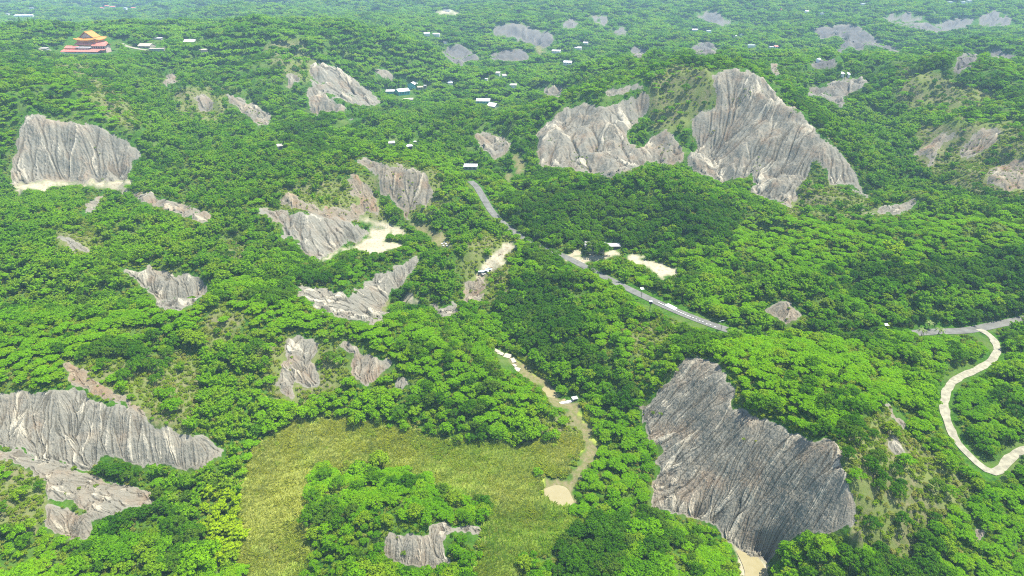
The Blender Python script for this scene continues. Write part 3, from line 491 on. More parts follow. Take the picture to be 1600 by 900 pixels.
leafmat('reed', (.28, .46, .04), (.42, .54, .08), (.53, .55, .14), trans=.35, warm=(.50, .50, .14))
def plain(name, c, rough=.7, var=.15, scale=.6, spec=.3, metal=None):
    m, t = mat(name); M[name] = m; geo = N(t, 'ShaderNodeNewGeometry')
    n_ = noise(t, geo.outputs['Position'], scale, 5)
    finish(t, mixc(t, ramp(t, n_, .3, .7), tuple(x * (1 - var) for x in c), tuple(min(1, x * (1 + var)) for x in c)), rough, n_, .05, spec)
plain('bark', (.16, .13, .09), .9); plain('asphalt', (.125, .125, .108), .85, .3, .22); plain('gravel', (.25, .236, .168), .95, .3, .5)
plain('white_paint', (.62, .61, .57), .5, .06); plain('white_metal', (.58, .59, .58), .4, .05, .3); plain('concrete', (.30, .285, .245), .85, .15)
plain('teal', (.10, .38, .36), .6); plain('teal_dark', (.03, .13, .13), .5); plain('red_roof', (.50, .16, .12), .6, .15, .3); plain('orange_tile', (.52, .21, .04), .5, .12, .4)
plain('gold', (.55, .26, .06), .45); plain('pink_wall', (.55, .38, .33), .7); plain('grey_roof', (.34, .33, .31), .7); plain('dark_glass', (.03, .04, .05), .2, .1, .5, .5)
plain('cream', (.36, .32, .24), .7); plain('dark_metal', (.05, .05, .05), .6); plain('blue_tarp', (.35, .45, .48), .5, .3, 1.); plain('palm_leaf', (.12, .17, .03), .6, .3); plain('wood', (.28, .20, .12), .8)
m, t = mat('muddy_water'); M['muddy_water'] = m; geo = N(t, 'ShaderNodeNewGeometry'); n_ = noise(t, geo.outputs['Position'], .35, 4)
finish(t, mixc(t, ramp(t, n_, .3, .7), (.24, .205, .10), (.27, .235, .125)), .22, n_, .04, .4)

# ------------------------------------------------------------------ object helpers
def tag(o, label=None, cat=None, group=None, kind=None):
    if label: o['label'] = label
    if cat: o['category'] = cat
    if group: o['group'] = group
    if kind: o['kind'] = kind
    return o
def mesh_np(name, v, f, material, attrs=None, smoothf=False):
    """v (n,3), f (m,4) or (m,3) arrays"""
    me = bpy.data.meshes.new(name); v = np.asarray(v, np.float32); f = np.asarray(f, np.int32); k = f.shape[1]
    me.vertices.add(len(v)); me.vertices.foreach_set('co', v.ravel()); me.loops.add(f.size); me.loops.foreach_set('vertex_index', f.ravel())
    me.polygons.add(len(f)); me.polygons.foreach_set('loop_start', np.arange(0, f.size, k, dtype=np.int32)); me.polygons.foreach_set('loop_total', np.full(len(f), k, np.int32))
    if smoothf: me.polygons.foreach_set('use_smooth', np.ones(len(f), bool))
    me.update(calc_edges=True)
    for a, val in (attrs or {}).items():
        at = me.attributes.new(a, 'FLOAT', 'POINT'); at.data.foreach_set('value', np.asarray(val, np.float32).ravel())
    if material: me.materials.append(material)
    return me
def link(name, me, parent=None, loc=None, rz=None):
    o = bpy.data.objects.new(name, me); col.objects.link(o)
    if parent: o.parent = parent
    if loc is not None: o.location = loc
    if rz is not None: o.rotation_euler = (0, 0, rz)
    return o
def empty(name, loc, rz=0): return link(name, None, None, loc, rz)
class MB:
    def __init__(s): s.v = []; s.f = []
    def add(s, v, f): k = len(s.v); s.v += [tuple(map(float, p)) for p in v]; s.f += [tuple(i + k for i in q) for q in f]; return s
    def box(s, x0, x1, y0, y1, z0, z1, rot=None):
        v = [(x0,y0,z0),(x1,y0,z0),(x1,y1,z0),(x0,y1,z0),(x0,y0,z1),(x1,y0,z1),(x1,y1,z1),(x0,y1,z1)]
        return s.add(v, [(0,3,2,1),(4,5,6,7),(0,1,5,4),(1,2,6,5),(2,3,7,6),(3,0,4,7)])
    def tube(s, pts, rad, n=6):
        rings = []; k0 = len(s.v)
        for i, p in enumerate(pts):
            p = Vector(p); a = Vector(pts[max(0, i - 1)]); b = Vector(pts[min(len(pts) - 1, i + 1)]); d = (b - a).normalized()
            u = d.orthogonal().normalized(); w_ = d.cross(u); r_ = rad[i] if isinstance(rad, (list, tuple)) else rad
            s.v += [tuple(p + (u * math.cos(6.2832 * q / n) + w_ * math.sin(6.2832 * q / n)) * r_) for q in range(n)]
        for i in range(len(pts) - 1):
            for q in range(n): a = k0 + i * n + q; b = k0 + i * n + (q + 1) % n; s.f.append((a, b, b + n, a + n))
        s.f.append(tuple(k0 + q for q in range(n))[::-1]); s.f.append(tuple(k0 + (len(pts) - 1) * n + q for q in range(n))); return s
    def gable(s, x0, x1, y0, y1, z, h, th=.25, over=.0):
        ym = (y0 + y1) / 2
        v = [(x0,y0,z),(x1,y0,z),(x1,ym,z+h),(x0,ym,z+h),(x1,y1,z),(x0,y1,z)]; v += [(a, b, c + th) for a, b, c in v]
        return s.add(v, [(0,3,2,1),(3,5,4,2),(6,7,8,9),(9,8,10,11),(0,1,7,6),(5,11,10,4),(0,6,9,3),(3,9,11,5),(1,2,8,7),(2,4,10,8)])
    def shed(s, x0, x1, y0, y1, z0, z1, th=.25):
        v = [(x0,y0,z0),(x1,y0,z0),(x1,y1,z1),(x0,y1,z1)]; v += [(a, b, c + th) for a, b, c in v]
        return s.add(v, [(0,3,2,1),(4,5,6,7),(0,1,5,4),(1,2,6,5),(2,3,7,6),(3,0,4,7)])
    def mesh(s, name, material):
        me = bpy.data.meshes.new(name); me.from_pydata(s.v, [], s.f); me.materials.append(M[material]); me.update(); return me
    def build(s, name, material, parent=None): return link(name, s.mesh(name, material), parent)

# ------------------------------------------------------------------ terrain objects: hillside + every bare slope as its own object
normals_H = H.copy()
vid = np.arange(NX * NY).reshape(NY, NX)
quads = np.stack([vid[:-1, :-1], vid[:-1, 1:], vid[1:, 1:], vid[1:, :-1]], -1).reshape(-1, 4)
verts = np.stack([X2, Y2, H], -1).reshape(-1, 3)
tone = blur(tones[ids], 2); bed = blur((kinds[ids] == 'F').astype(float), 1); sandS = blur((kinds[ids] == 'S').astype(float), 1)
scr = blur(SC, 3); ree = blur(RE, 2)
# pale crests: rims of bare faces at their upper (convex) edge
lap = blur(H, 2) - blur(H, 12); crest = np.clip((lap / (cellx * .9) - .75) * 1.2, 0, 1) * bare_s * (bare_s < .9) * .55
ATT = {'bare': blur(bare, 1), 'tone': tone, 'sand': sandS, 'bed': bed, 'scrub': scr, 'reed': ree, 'rill': fl, 'groove_shade': groove_shade, 'dark': blur(darks[ids], 2), 'crest': blur(crest, 1)}
gy_, gx_ = np.gradient(H); gx_ = gx_ / cellx; gy_ = gy_ / celly - gx_ * (T[None, :]) * 1.0
nv = np.stack([-gx_, -gy_, np.ones_like(H)], -1); nv /= np.linalg.norm(nv, axis=-1, keepdims=True); nv = nv.reshape(-1, 3)
qid = ids[:-1, :-1].ravel()
def terrain_piece(name, sel, label):
    q = quads[sel]; used, inv = np.unique(q, return_inverse=True)
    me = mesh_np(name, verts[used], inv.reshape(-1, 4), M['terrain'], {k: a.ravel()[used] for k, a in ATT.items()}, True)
    me.normals_split_custom_set_from_vertices(nv[used].tolist()) if len(used) < 150000 else None
    o = link(name, me); tag(o, label, None, None, 'structure'); return o
rng2 = np.random.default_rng(21)
def fine_slope(name, k, sel, label):
    """a bare slope on a finer grid, with rills and ribs cut along its own fall lines"""
    sm = sel.reshape(NY - 1, NX - 1); js, is_ = np.nonzero(sm); j0, j1 = max(0, js.min() - 3), min(NY - 1, js.max() + 4); i0, i1 = max(0, is_.min() - 3), min(NX - 1, is_.max() + 4)
    d = Y[(j0 + j1) // 2]; fy, fx = (4, 3) if d < 420 else ((3, 2) if d < 1000 else (2, 1))
    jf = np.linspace(j0, j1, (j1 - j0) * fy + 1); if_ = np.linspace(i0, i1, (i1 - i0) * fx + 1)
    JJ, II = np.meshgrid(jf, if_, indexing='ij'); ja = np.minimum(JJ.astype(int), j1 - 1); ia = np.minimum(II.astype(int), i1 - 1); fb, fa = JJ - ja, II - ia
    up = lambda F: (F[ja, ia] * (1 - fa) + F[ja, ia + 1] * fa) * (1 - fb) + (F[ja + 1, ia] * (1 - fa) + F[ja + 1, ia + 1] * fa) * fb
    yf = np.interp(jf, np.arange(NY), Y)[:, None] * np.ones_like(II); tf = T[0] + II * (T[1] - T[0]); xf = up(X2); yf = up(Y2)
    tf = xf / (yf + 120); own = blur((np.kron(sm[j0:j1, i0:i1], np.ones((fy, fx)))), 1); ow = np.pad(own, ((0, 1), (0, 1)), mode='edge')
    w_ = np.clip((up(bare_s) - .52) * 2.6, 0, 1) * np.clip((blur(ow, 3) - .5) * 2.2, 0, 1); h = up(H); h = h * (1 - w_) + blur(h, 3) * w_
    cx = (T[1] - T[0]) / fx * (yf + 120); cy = np.gradient(yf, axis=0); s1 = 4.2 * d / FPX; s2 = 13.0 * d / FPX
    def grad(hh):
        gj, gi = np.gradient(hh); gx_ = gi / cx; return gx_, gj / cy - tf * gx_
    ins = np.argwhere(w_ > .02); sj_, si_ = ins[:, 0], ins[:, 1]
    if len(ins) < 20: return terrain_piece(name, sel, label)
    h = h + w_ * (s2 * .28 * perlin(xf / s2 * .55, yf / s2 * .55, 5) + s1 * .35 * perlin(xf / s1 * .7, yf / s1 * .7, 9))
    NJ, NI = h.shape
    def step(pi, pj, gx_, gy_, sg, ds):
        ii = np.clip(np.rint(pi), 0, NI - 1).astype(int); jj = np.clip(np.rint(pj), 0, NJ - 1).astype(int); a_, b_ = gx_[jj, ii], gy_[jj, ii]; g = np.hypot(a_, b_) + 1e-6
        dx, dy = -sg * a_ / g * ds, -sg * b_ / g * ds
        return np.clip(pi + (dx - tf[jj, ii] * dy) / cx[jj, ii], 0, NI - 1), np.clip(pj + dy / cy[jj, ii], 0, NJ - 1), jj, ii
    fl_ = np.zeros_like(h)
    for it in range(4):                                   # running water: converging flow cuts gullies
        gx_, gy_ = grad(blur(h, 1)); pi, pj = si_ + rng2.uniform(-.5, .5, len(si_)), sj_ + rng2.uniform(-.5, .5, len(sj_)); cnt = np.zeros(h.size)
        for st in range(46):
            pi, pj, jj, ii = step(pi, pj, gx_, gy_, 1, s1 * .42); cnt += np.bincount(jj * NI + ii, minlength=h.size)
        fl_ = blur(np.log1p(cnt.reshape(h.shape) / 6), 1); h = h - w_ * np.minimum(fl_, 4.5) * s1 * .105
    h = h + w_ * blur(np.minimum(fl_, 4.5) * s1 * .48, 12) * .85
    gx_, gy_ = grad(blur(h, 2)); LA = np.zeros(len(si_)); LB = np.zeros(len(si_))
    nA_ = perlin(xf / s1, yf / s1, 40) + .6 * perlin(xf / s1 * 1.9, yf / s1 * 1.9, 41); nB_ = perlin(xf / s2, yf / s2, 42)
    for sg in (1, -1):
        pi, pj = si_.astype(float), sj_.astype(float)
        for st in range(1, 22):
            pi, pj, jj, ii = step(pi, pj, gx_, gy_, sg, s1 * .5); jj = np.clip(np.rint(pj), 0, NJ - 1).astype(int); ii = np.clip(np.rint(pi), 0, NI - 1).astype(int)
            LA += nA_[jj, ii] * (1 - st / 26); LB += nB_[jj, ii] * (1 - st / 30)
    A_ = np.zeros_like(h); A_[sj_, si_] = LA / (LA.std() + 1e-6); B_ = np.zeros_like(h); B_[sj_, si_] = LB / (LB.std() + 1e-6)
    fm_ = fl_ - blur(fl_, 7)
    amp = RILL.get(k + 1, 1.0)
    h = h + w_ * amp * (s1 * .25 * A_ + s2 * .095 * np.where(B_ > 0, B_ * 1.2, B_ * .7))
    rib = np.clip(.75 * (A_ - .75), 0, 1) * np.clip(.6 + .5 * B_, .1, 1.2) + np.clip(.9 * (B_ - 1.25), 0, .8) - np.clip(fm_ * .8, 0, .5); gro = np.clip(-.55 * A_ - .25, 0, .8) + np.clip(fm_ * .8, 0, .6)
    att = {kk: up(aa) for kk, aa in ATT.items()}; att['rill'] = np.clip(rib, 0, 1) * w_; att['groove_shade'] = np.clip(gro, 0, 1) * w_
    gx_, gy_ = grad(h); nn = np.stack([-gx_, -gy_, np.ones_like(h)], -1); nn /= np.linalg.norm(nn, axis=-1, keepdims=True); nn = nn.reshape(-1, 3)
    vi = np.arange(h.size).reshape(h.shape); qd = np.stack([vi[:-1, :-1], vi[:-1, 1:], vi[1:, 1:], vi[1:, :-1]], -1).reshape(-1, 4)
    qs = qd[np.kron(sm[j0:j1, i0:i1], np.ones((fy, fx))).ravel() > 0]; used, inv = np.unique(qs, return_inverse=True); V_ = np.stack([xf, yf, h], -1).reshape(-1, 3)
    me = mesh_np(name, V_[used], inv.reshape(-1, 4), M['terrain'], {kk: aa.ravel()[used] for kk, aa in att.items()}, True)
    me.normals_split_custom_set_from_vertices(nn[used].tolist()); o = link(name, me); tag(o, label, None, None, 'structure'); return o
RILL = {k + 1: 1.35 for k, q in enumerate(SPOTS) if q[2].startswith('biggest near')}
big = np.ones(len(quads), bool)
for k, s_ in enumerate(SPOTS):
    sel = qid == k + 1
    if sel.sum() < 6: print('SPOT EMPTY', s_[2], sel.sum()); continue
    big &= ~sel
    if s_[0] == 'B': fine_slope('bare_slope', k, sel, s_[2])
    else: terrain_piece({'S': 'dirt_ground', 'F': 'stream_bed'}[s_[0]], sel, s_[2])
rq = (RE[:-1, :-1].ravel() > 0) & big
terrain_piece('field', rq, 'yellow-green reed field on the flat valley floor at bottom centre'); big &= ~rq
terrain_piece('hillside', big, 'forested hills and valleys running back to the horizon')

def strip(name, pts, width, material, dz, label, kind='structure', edge_noise=0., pats=None):
    mb = MB(); L = []
    for i, p in enumerate(pts):
        a = np.array(pts[max(0, i - 1)]); b = np.array(pts[min(len(pts) - 1, i + 1)]); d = (b - a)[:2]; d /= np.linalg.norm(d) + 1e-9
        nrm = np.array([-d[1], d[0]]); wl = width / 2 + edge_noise * math.sin(i * 1.7) * .5 + edge_noise * random.uniform(-.5, .5); wr = width / 2 + edge_noise * math.cos(i * 1.3) * .5 + edge_noise * random.uniform(-.5, .5)
        L.append(((p[0] + nrm[0] * wl, p[1] + nrm[1] * wl, p[2] + dz), (p[0] - nrm[0] * wr, p[1] - nrm[1] * wr, p[2] + dz)))
    v = [q for l in L for q in l]; v += [(a, b, c - .5) for a, b, c in v]; n_ = len(L); f = []
    for i in range(n_ - 1):
        a = 2 * i; f.append((a, a + 1, a + 3, a + 2)); f.append((a, a + 2, a + 2 + 2 * n_, a + 2 * n_)); f.append((a + 1, a + 1 + 2 * n_, a + 3 + 2 * n_, a + 3))
    mb.add(v, f); o = mb.build(name, material); tag(o, label, None, None, kind); return o
strip('road', RW['road'], 6.6, 'asphalt', 0.0, 'grey asphalt road crossing the valley from the shed to the right edge')
strip('path', RW['path'], 4.2, 'gravel', .05, 'pale winding dirt path at the right edge', edge_noise=.5)
strip('road', far_road, 9, 'asphalt', 0.1, 'short stretch of grey road in trees below the turquoise house')
strip('road', top_road, 7, 'gravel', 0.1, 'pale lane between the temple and the pale hilltop house')
for nm, z, pl, lb in WATER:
    xy = [at_z(u, v, z) for u, v in pl]; c = np.mean(xy, 0); pts = spline([(*p, z) for p in xy + [xy[0]]], 1.5)
    mb = MB(); mb.add([(c[0], c[1], z)] + [tuple(p) for p in pts[:-1]], [(0, i + 1, (i + 1) % (len(pts) - 1) + 1) for i in range(len(pts) - 1)])
    o = mb.build(nm, 'muddy_water'); tag(o, lb, None, None, 'structure')

# ------------------------------------------------------------------ buildings and small things
BLD_CLEAR = []; AVOID = []
ORD = 'first second third fourth fifth sixth seventh eighth ninth tenth eleventh twelfth thirteenth fourteenth'.split()
def spot(u, v, z=None):
    if z is None:
        x, y, z = (float(a[0]) for a in raycast(u, v)); return x, y, float(sample(H, np.array([x]), np.array([y]))[0])
    x, y = at_z(u, v, z); return float(x), float(y), z
def ppm(x, y, z): return FPX / float(project(x, y, z)[2])
def part(mb, name, material, parent, label=None):
    o = mb.build(name, material, parent)
    if label: o['label'] = label
    return o
def thing(name, label, cat, loc, rz=0., group=None): return tag(empty(name, loc, rz), label, cat, group)
def windows(root, n, x0, x1, z0, z1, y, w_, material='dark_glass', name='window'):
    first = None
    for k in range(n):
        xc = x0 + (x1 - x0) * (k + .5) / n
        if first is None: first = part(MB().box(-w_ / 2, w_ / 2, y - .08, y + .05, z0, z1), name, material, root); first.location.x = xc
        else: q = first.copy(); col.objects.link(q); q.parent = root; q.location.x = xc
def house(name, label, cat, u, v, wpx, depth, h, roof='gable', wall='white_paint', rmat='white_metal', rz=0., rise=1.8, win=0, winmat='dark_glass', z=None, clear_=True, group=None, door=False):
    x, y, z = spot(u, v, z); s = ppm(x, y, z); W_ = wpx / s; root = thing(name, label, cat, (x, y, z), rz, group); hw, hd = W_ / 2, depth / 2
    part(MB().box(-hw, hw, -hd, hd, -2.5, h), 'wall', wall, root)
    if roof == 'gable': part(MB().gable(-hw - .5, hw + .5, -hd - .6, hd + .6, h - .1, rise), 'roof', rmat, root); [part(MB().add([(sx * hw, -hd, h), (sx * hw, hd, h), (sx * hw, 0, h + rise - .25)], [(0, 1, 2) if sx < 0 else (0, 2, 1)]), 'gable_wall', wall, root) for sx in (-1, 1)]
    elif roof == 'shed': part(MB().shed(-hw - .5, hw + .5, -hd - .6, hd + .6, h + .02, h + rise), 'roof', rmat, root)
    elif roof == 'flat': part(MB().box(-hw - .3, hw + .3, -hd - .3, hd + .3, h + .01, h + .45), 'roof', rmat, root)
    if win: windows(root, win, -hw * .92, hw * .92, h * .3, h * .8, -hd - .02, min(2.4, W_ / win * .5), winmat)
    if door: part(MB().box(hw * .1, hw * .1 + 1.2, -hd - .1, -hd + .05, 0, min(h * .8, 2.2)), 'door', 'dark_metal', root)
    if clear_:
        hp = (h + rise) * s * .9; BLD_CLEAR.append([(u - wpx * .55, v - hp - depth * s * .2), (u + wpx * .55, v - hp - depth * s * .2), (u + wpx * .55, v + 1.5), (u - wpx * .55, v + 1.5)])
    AVOID.append((x, y, max(hw, hd) * .95 + 2)); return root
# --- temple on the left hilltop
tx, ty, tz = spot(139, 81, 98.5); tp = thing('temple', 'hilltop temple with orange upswept roof, red lower roofs and long terrace', 'temple', (tx, ty, tz), R(-4)); tp.scale = (.9, .9, .9); AVOID.append((tx, ty, 46)); AVOID.append((tx - 30, ty, 26)); AVOID.append((tx + 28, ty, 26))
BLD_CLEAR.append([(84, 82), (100, 70), (104, 62), (119, 52), (132, 42), (154, 53), (174, 56), (178, 70), (186, 83), (122, 85), (104, 84)])
bs = part(MB().box(-38, 36, -22, 22, -10, 0), 'terrace', 'concrete', tp)
bw = part(MB().box(-36, 30, -22.4, -22.05, -8.5, -1.4), 'basement_wall', 'teal_dark', tp)
for k in range(14): part(MB().box(-36.5 + k * 4.9, -35.9 + k * 4.9, -23, -22.42, -9, -.2), 'pillar', 'concrete', tp)
part(MB().box(-38.3, 36.3, -22.6, -22.2, .02, 1.3), 'railing', 'white_paint', tp)
part(MB().shed(-37, 31, -21.5, -12.5, 2.6, 5.0, .4), 'veranda_roof', 'red_roof', tp)
for k in range(12): part(MB().box(-36 + k * 5.9, -35.5 + k * 5.9, -20.8, -20.3, 0, 2.6), 'post', 'cream', tp)
lw = part(MB().box(-34, -13, -11, 4, 0, 7), 'wing_wall', 'cream', tp); part(MB().gable(-35.5, -11.5, -12.5, 5.5, 7, 3.2, .4), 'wing_roof', 'red_roof', tp)
windows(tp, 4, -33, -14, 2.5, 5.5, -11.05, 2.2, 'dark_glass')
part(MB().box(-10, 9, -12, -1, 0, 8.2), 'mid_wall', 'white_paint', tp); part(MB().box(-13.5, 12, -13, -.8, 8.22, 9.2), 'white_band', 'white_metal', tp); windows(tp, 3, -9, 8, 3, 6.5, -12.05, 2.4)
part(MB().box(-12, -4, -14.2, -12.05, 3.4, 4.0), 'canopy', 'teal', tp)
part(MB().box(15, 38, -8, 6, 0, 11), 'wing_wall', 'pink_wall', tp); part(MB().gable(13.5, 40, -9.5, 7.5, 11, 3.2, .45), 'wing_roof', 'red_roof', tp); part(MB().shed(13, 39, -14, -8.05, 4.6, 6.6, .35), 'lower_roof', 'red_roof', tp); windows(tp, 5, 16, 37, 7.3, 9.8, -8.05, 2.2)
part(MB().box(-16, 18, -1, 24, 0, 19.5), 'hall_wall', 'gold', tp)
part(MB().add([(-20, -5, 12.6), (22, -5, 12.6), (18.2, -1.2, 16), (-16.2, -1.2, 16)], [(0, 1, 2, 3)]).add([(22, -5, 12.6), (22, 26, 12.6), (18.2, 24, 16), (18.2, -1.2, 16)], [(0, 1, 2, 3)]).add([(-20, 26, 12.6), (-20, -5, 12.6), (-16.2, -1.2, 16), (-16.2, 24, 16)], [(0, 1, 2, 3)]).box(-20, 22, -5.05, -4.8, 12.0, 12.55), 'skirt_roof', 'red_roof', tp)
windows(tp, 7, -15, 17, 16.6, 18.6, -1.06, 2.6, 'red_roof')
e, z0_, z1_, z2_ = 3.6, 19.6, 23.4, 32.0
def roofring(x0, x1, y0, y1, z, up=0.0, nn=6):
    pts = []
    for (ax, ay), (bx, by) in (((x0, y0), (x1, y0)), ((x1, y0), (x1, y1)), ((x1, y1), (x0, y1)), ((x0, y1), (x0, y0))):
        for k in range(nn): t_ = k / nn; pts.append((ax + (bx - ax) * t_, ay + (by - ay) * t_, z + up * abs(2 * t_ - 1) ** 3))
    return pts
r0, r1 = roofring(-16 - e, 18 + e, -1 - e, 24 + e, z0_, 2.6), roofring(-11, 13, 3, 20, z1_); nn_ = len(r0); mb = MB(); mb.add(r0 + r1 + [(a, b, c - .7) for a, b, c in r0], [(i, (i + 1) % nn_, nn_ + (i + 1) % nn_, nn_ + i) for i in range(nn_)] + [(i, 2 * nn_ + i, 2 * nn_ + (i + 1) % nn_, (i + 1) % nn_) for i in range(nn_)]); part(mb, 'eave_roof', 'orange_tile', tp)
mb = MB()
for sx in (-1, 1):
    prof = [(1 + sx * 13.6, z1_ - .5), (1 + sx * 8.0, z1_ + 3.4), (1 + sx * 3.6, z1_ + 6.9), (1, z2_)]
    for (a, c), (b, d) in zip(prof[:-1], prof[1:]): mb.add([(a, 1.2, c), (a, 22, c), (b, 22, d), (b, 1.2, d), (a, 1.2, c + .7), (a, 22, c + .7), (b, 22, d + .7), (b, 1.2, d + .7)], [(0, 1, 2, 3), (4, 7, 6, 5), (0, 3, 7, 4), (1, 5, 6, 2)])
tr_ = part(mb, 'top_roof', 'orange_tile', tp); part(MB().box(.3, 1.7, .6, 22.6, z2_, z2_ + 1.3), 'ridge', 'gold', tr_)
part(MB().add([(-10.5, 2.6, z1_), (12.5, 2.6, z1_), (8, 2.6, z1_ + 3.1), (1, 2.6, z2_ - .7), (-6, 2.6, z1_ + 3.1)], [(0, 1, 2, 3, 4)]), 'gable_wall', 'pink_wall', tp)
lx, ly, lz = spot(93, 80.5); o = part(MB().box(-9, 9, -2, 2, -1.5, .6), 'landing_slab', 'concrete', None); o.location = (tx - 47, ty - 17, tz - 6.5); tag(o, 'pale flat slab just left of the temple terrace', 'slab')
o = part(MB().box(-11, 11, -3, 3, -6, .5), 'landing_slab', 'concrete', None); o.location = (tx + 40, ty - 25, tz - 8); tag(o, 'pale flat slab at the right foot of the temple terrace', 'slab')
o = thing('outbuilding', 'dark low outbuilding under the left end of the temple terrace', 'building', (tx - 27, ty - 27, tz - 11)); part(MB().box(-8, 8, -3, 3, -4, 3.5), 'wall', 'grey_roof', o); part(MB().box(-9, 9, -4.2, 3.4, 3.52, 4.2), 'roof', 'dark_metal', o); part(MB().box(-10, 8, -6, -3.2, -4, -.6), 'platform', 'white_paint', o)
# --- hilltop houses right of the temple
house('house', 'pale hilltop house with faintly pink roof right of the temple', 'house', 230, 74.5, 20, 16, 3.4, 'gable', 'cream', 'cream', R(-8), 3.6, 3, z=97)
house('annex', 'pale flat-roofed annex on the right side of the pale hilltop house', 'house', 246, 79, 22, 9, 3.0, 'flat', 'concrete', 'cream', R(10))
house('house', 'small white hip-roofed house on the saddle right of the temple', 'house', 298, 67, 16, 14, 2.8, 'gable', 'white_paint', 'white_metal', R(5), 3.2, 2, z=97)
house('shed', 'thin white shed roof between the two hilltop houses', 'shed', 247, 61.5, 12, 6, 2, 'shed', 'concrete', 'white_metal', 0, .6)
house('shed', 'small pale shed under bushes right of the saddle house', 'shed', 319, 80, 13, 7, 2.2, 'shed', 'pink_wall', 'cream', 0, .8)
house('shed', 'small grey shed left below the temple', 'shed', 69, 78, 12, 8, 2.4, 'shed', 'grey_roof', 'concrete', 0, .8)
# --- turquoise complex
house('hall', 'long white-roofed hall with turquoise front, largest of its yard', 'building', 629, 147, 18, 20, 6, 'gable', 'teal', 'white_metal', R(28), 3.2, 4, 'teal_dark', z=28)
house('shed', 'low grey-roofed shed attached left of the turquoise hall', 'shed', 612, 145.5, 17, 12, 3.6, 'shed', 'teal', 'grey_roof', R(6), 1.2, 3, 'teal_dark')
house('house', 'smaller white-gabled turquoise house behind the hall', 'house', 645, 136.5, 12, 13, 6, 'gable', 'teal', 'white_metal', R(75), 3.2, 2, 'teal_dark')
house('house', 'cream house right of the turquoise houses', 'house', 657, 139.5, 9, 12, 4, 'flat', 'cream', 'cream', R(10), .6, 2)
house('hut', 'narrow cream hut at the right end of the turquoise yard', 'hut', 664.5, 138, 4, 5, 5, 'flat', 'cream', 'white_paint', 0, .6, 1)
yx, yy_, yz = spot(634, 154.5); o = part(MB().box(-13, 12, -7, 7, -4.5, .4), 'yard', 'cream', None); o.location = (yx, yy_, yz); tag(o, 'cream raised yard before the turquoise hall', 'yard'); BLD_CLEAR.append([(620, 147), (645, 146), (645, 157), (622, 156)]); AVOID.append((yx, yy_, 13))
# --- two white sheds, roadside shed and others in the middle distance
house('shed', 'long white-roofed shed with teal front, left of the white tarpaulin shed', 'shed', 755, 160.5, 21, 9, 3.2, 'shed', 'teal', 'white_metal', R(-4), 2.4, 4, 'teal_dark', z=26)
x, y, z = spot(770.5, 168, 25.5); o = thing('tarpaulin_shed', 'bright white tarpaulin-roofed shed right of the teal shed', 'shed', (x, y, z), R(-32)); part(MB().box(-6, 6, -5, 5, -2, 3), 'wall', 'white_paint', o); part(MB().gable(-7.5, 7.5, -7, 7, 3, 4.2, .2), 'roof', 'white_metal', o); BLD_CLEAR.append([(763, 159), (771, 158), (778, 165), (777, 172), (764, 168)]); AVOID.append((x, y, 11))
house('shed', 'white-roofed roadside shed above the top bend of the road', 'shed', 735.5, 264, 20, 5, 3.0, 'shed', 'concrete', 'white_metal', R(-3), 1.4, 3, z=40)
house('shed', 'tiny white shed on dark legs in the trees above the brown cliff', 'shed', 640, 233, 8, 4, 3.6, 'shed', 'dark_metal', 'white_metal', R(20), .8)
house('shed', 'flat grey roof half hidden in trees left of the tiny white shed', 'shed', 612, 225, 9, 6, 1.6, 'shed', 'concrete', 'grey_roof', R(12), .8)
house('shed', 'small white speck of a roof right of the tiny white shed', 'shed', 649, 223.5, 4, 4, 1.6, 'flat', 'concrete', 'white_metal')
house('hut', 'small cream hut beside the dark grove at upper left', 'hut', 438, 233, 7, 5, 3.6, 'shed', 'cream', 'cream', R(30), 1., 1)
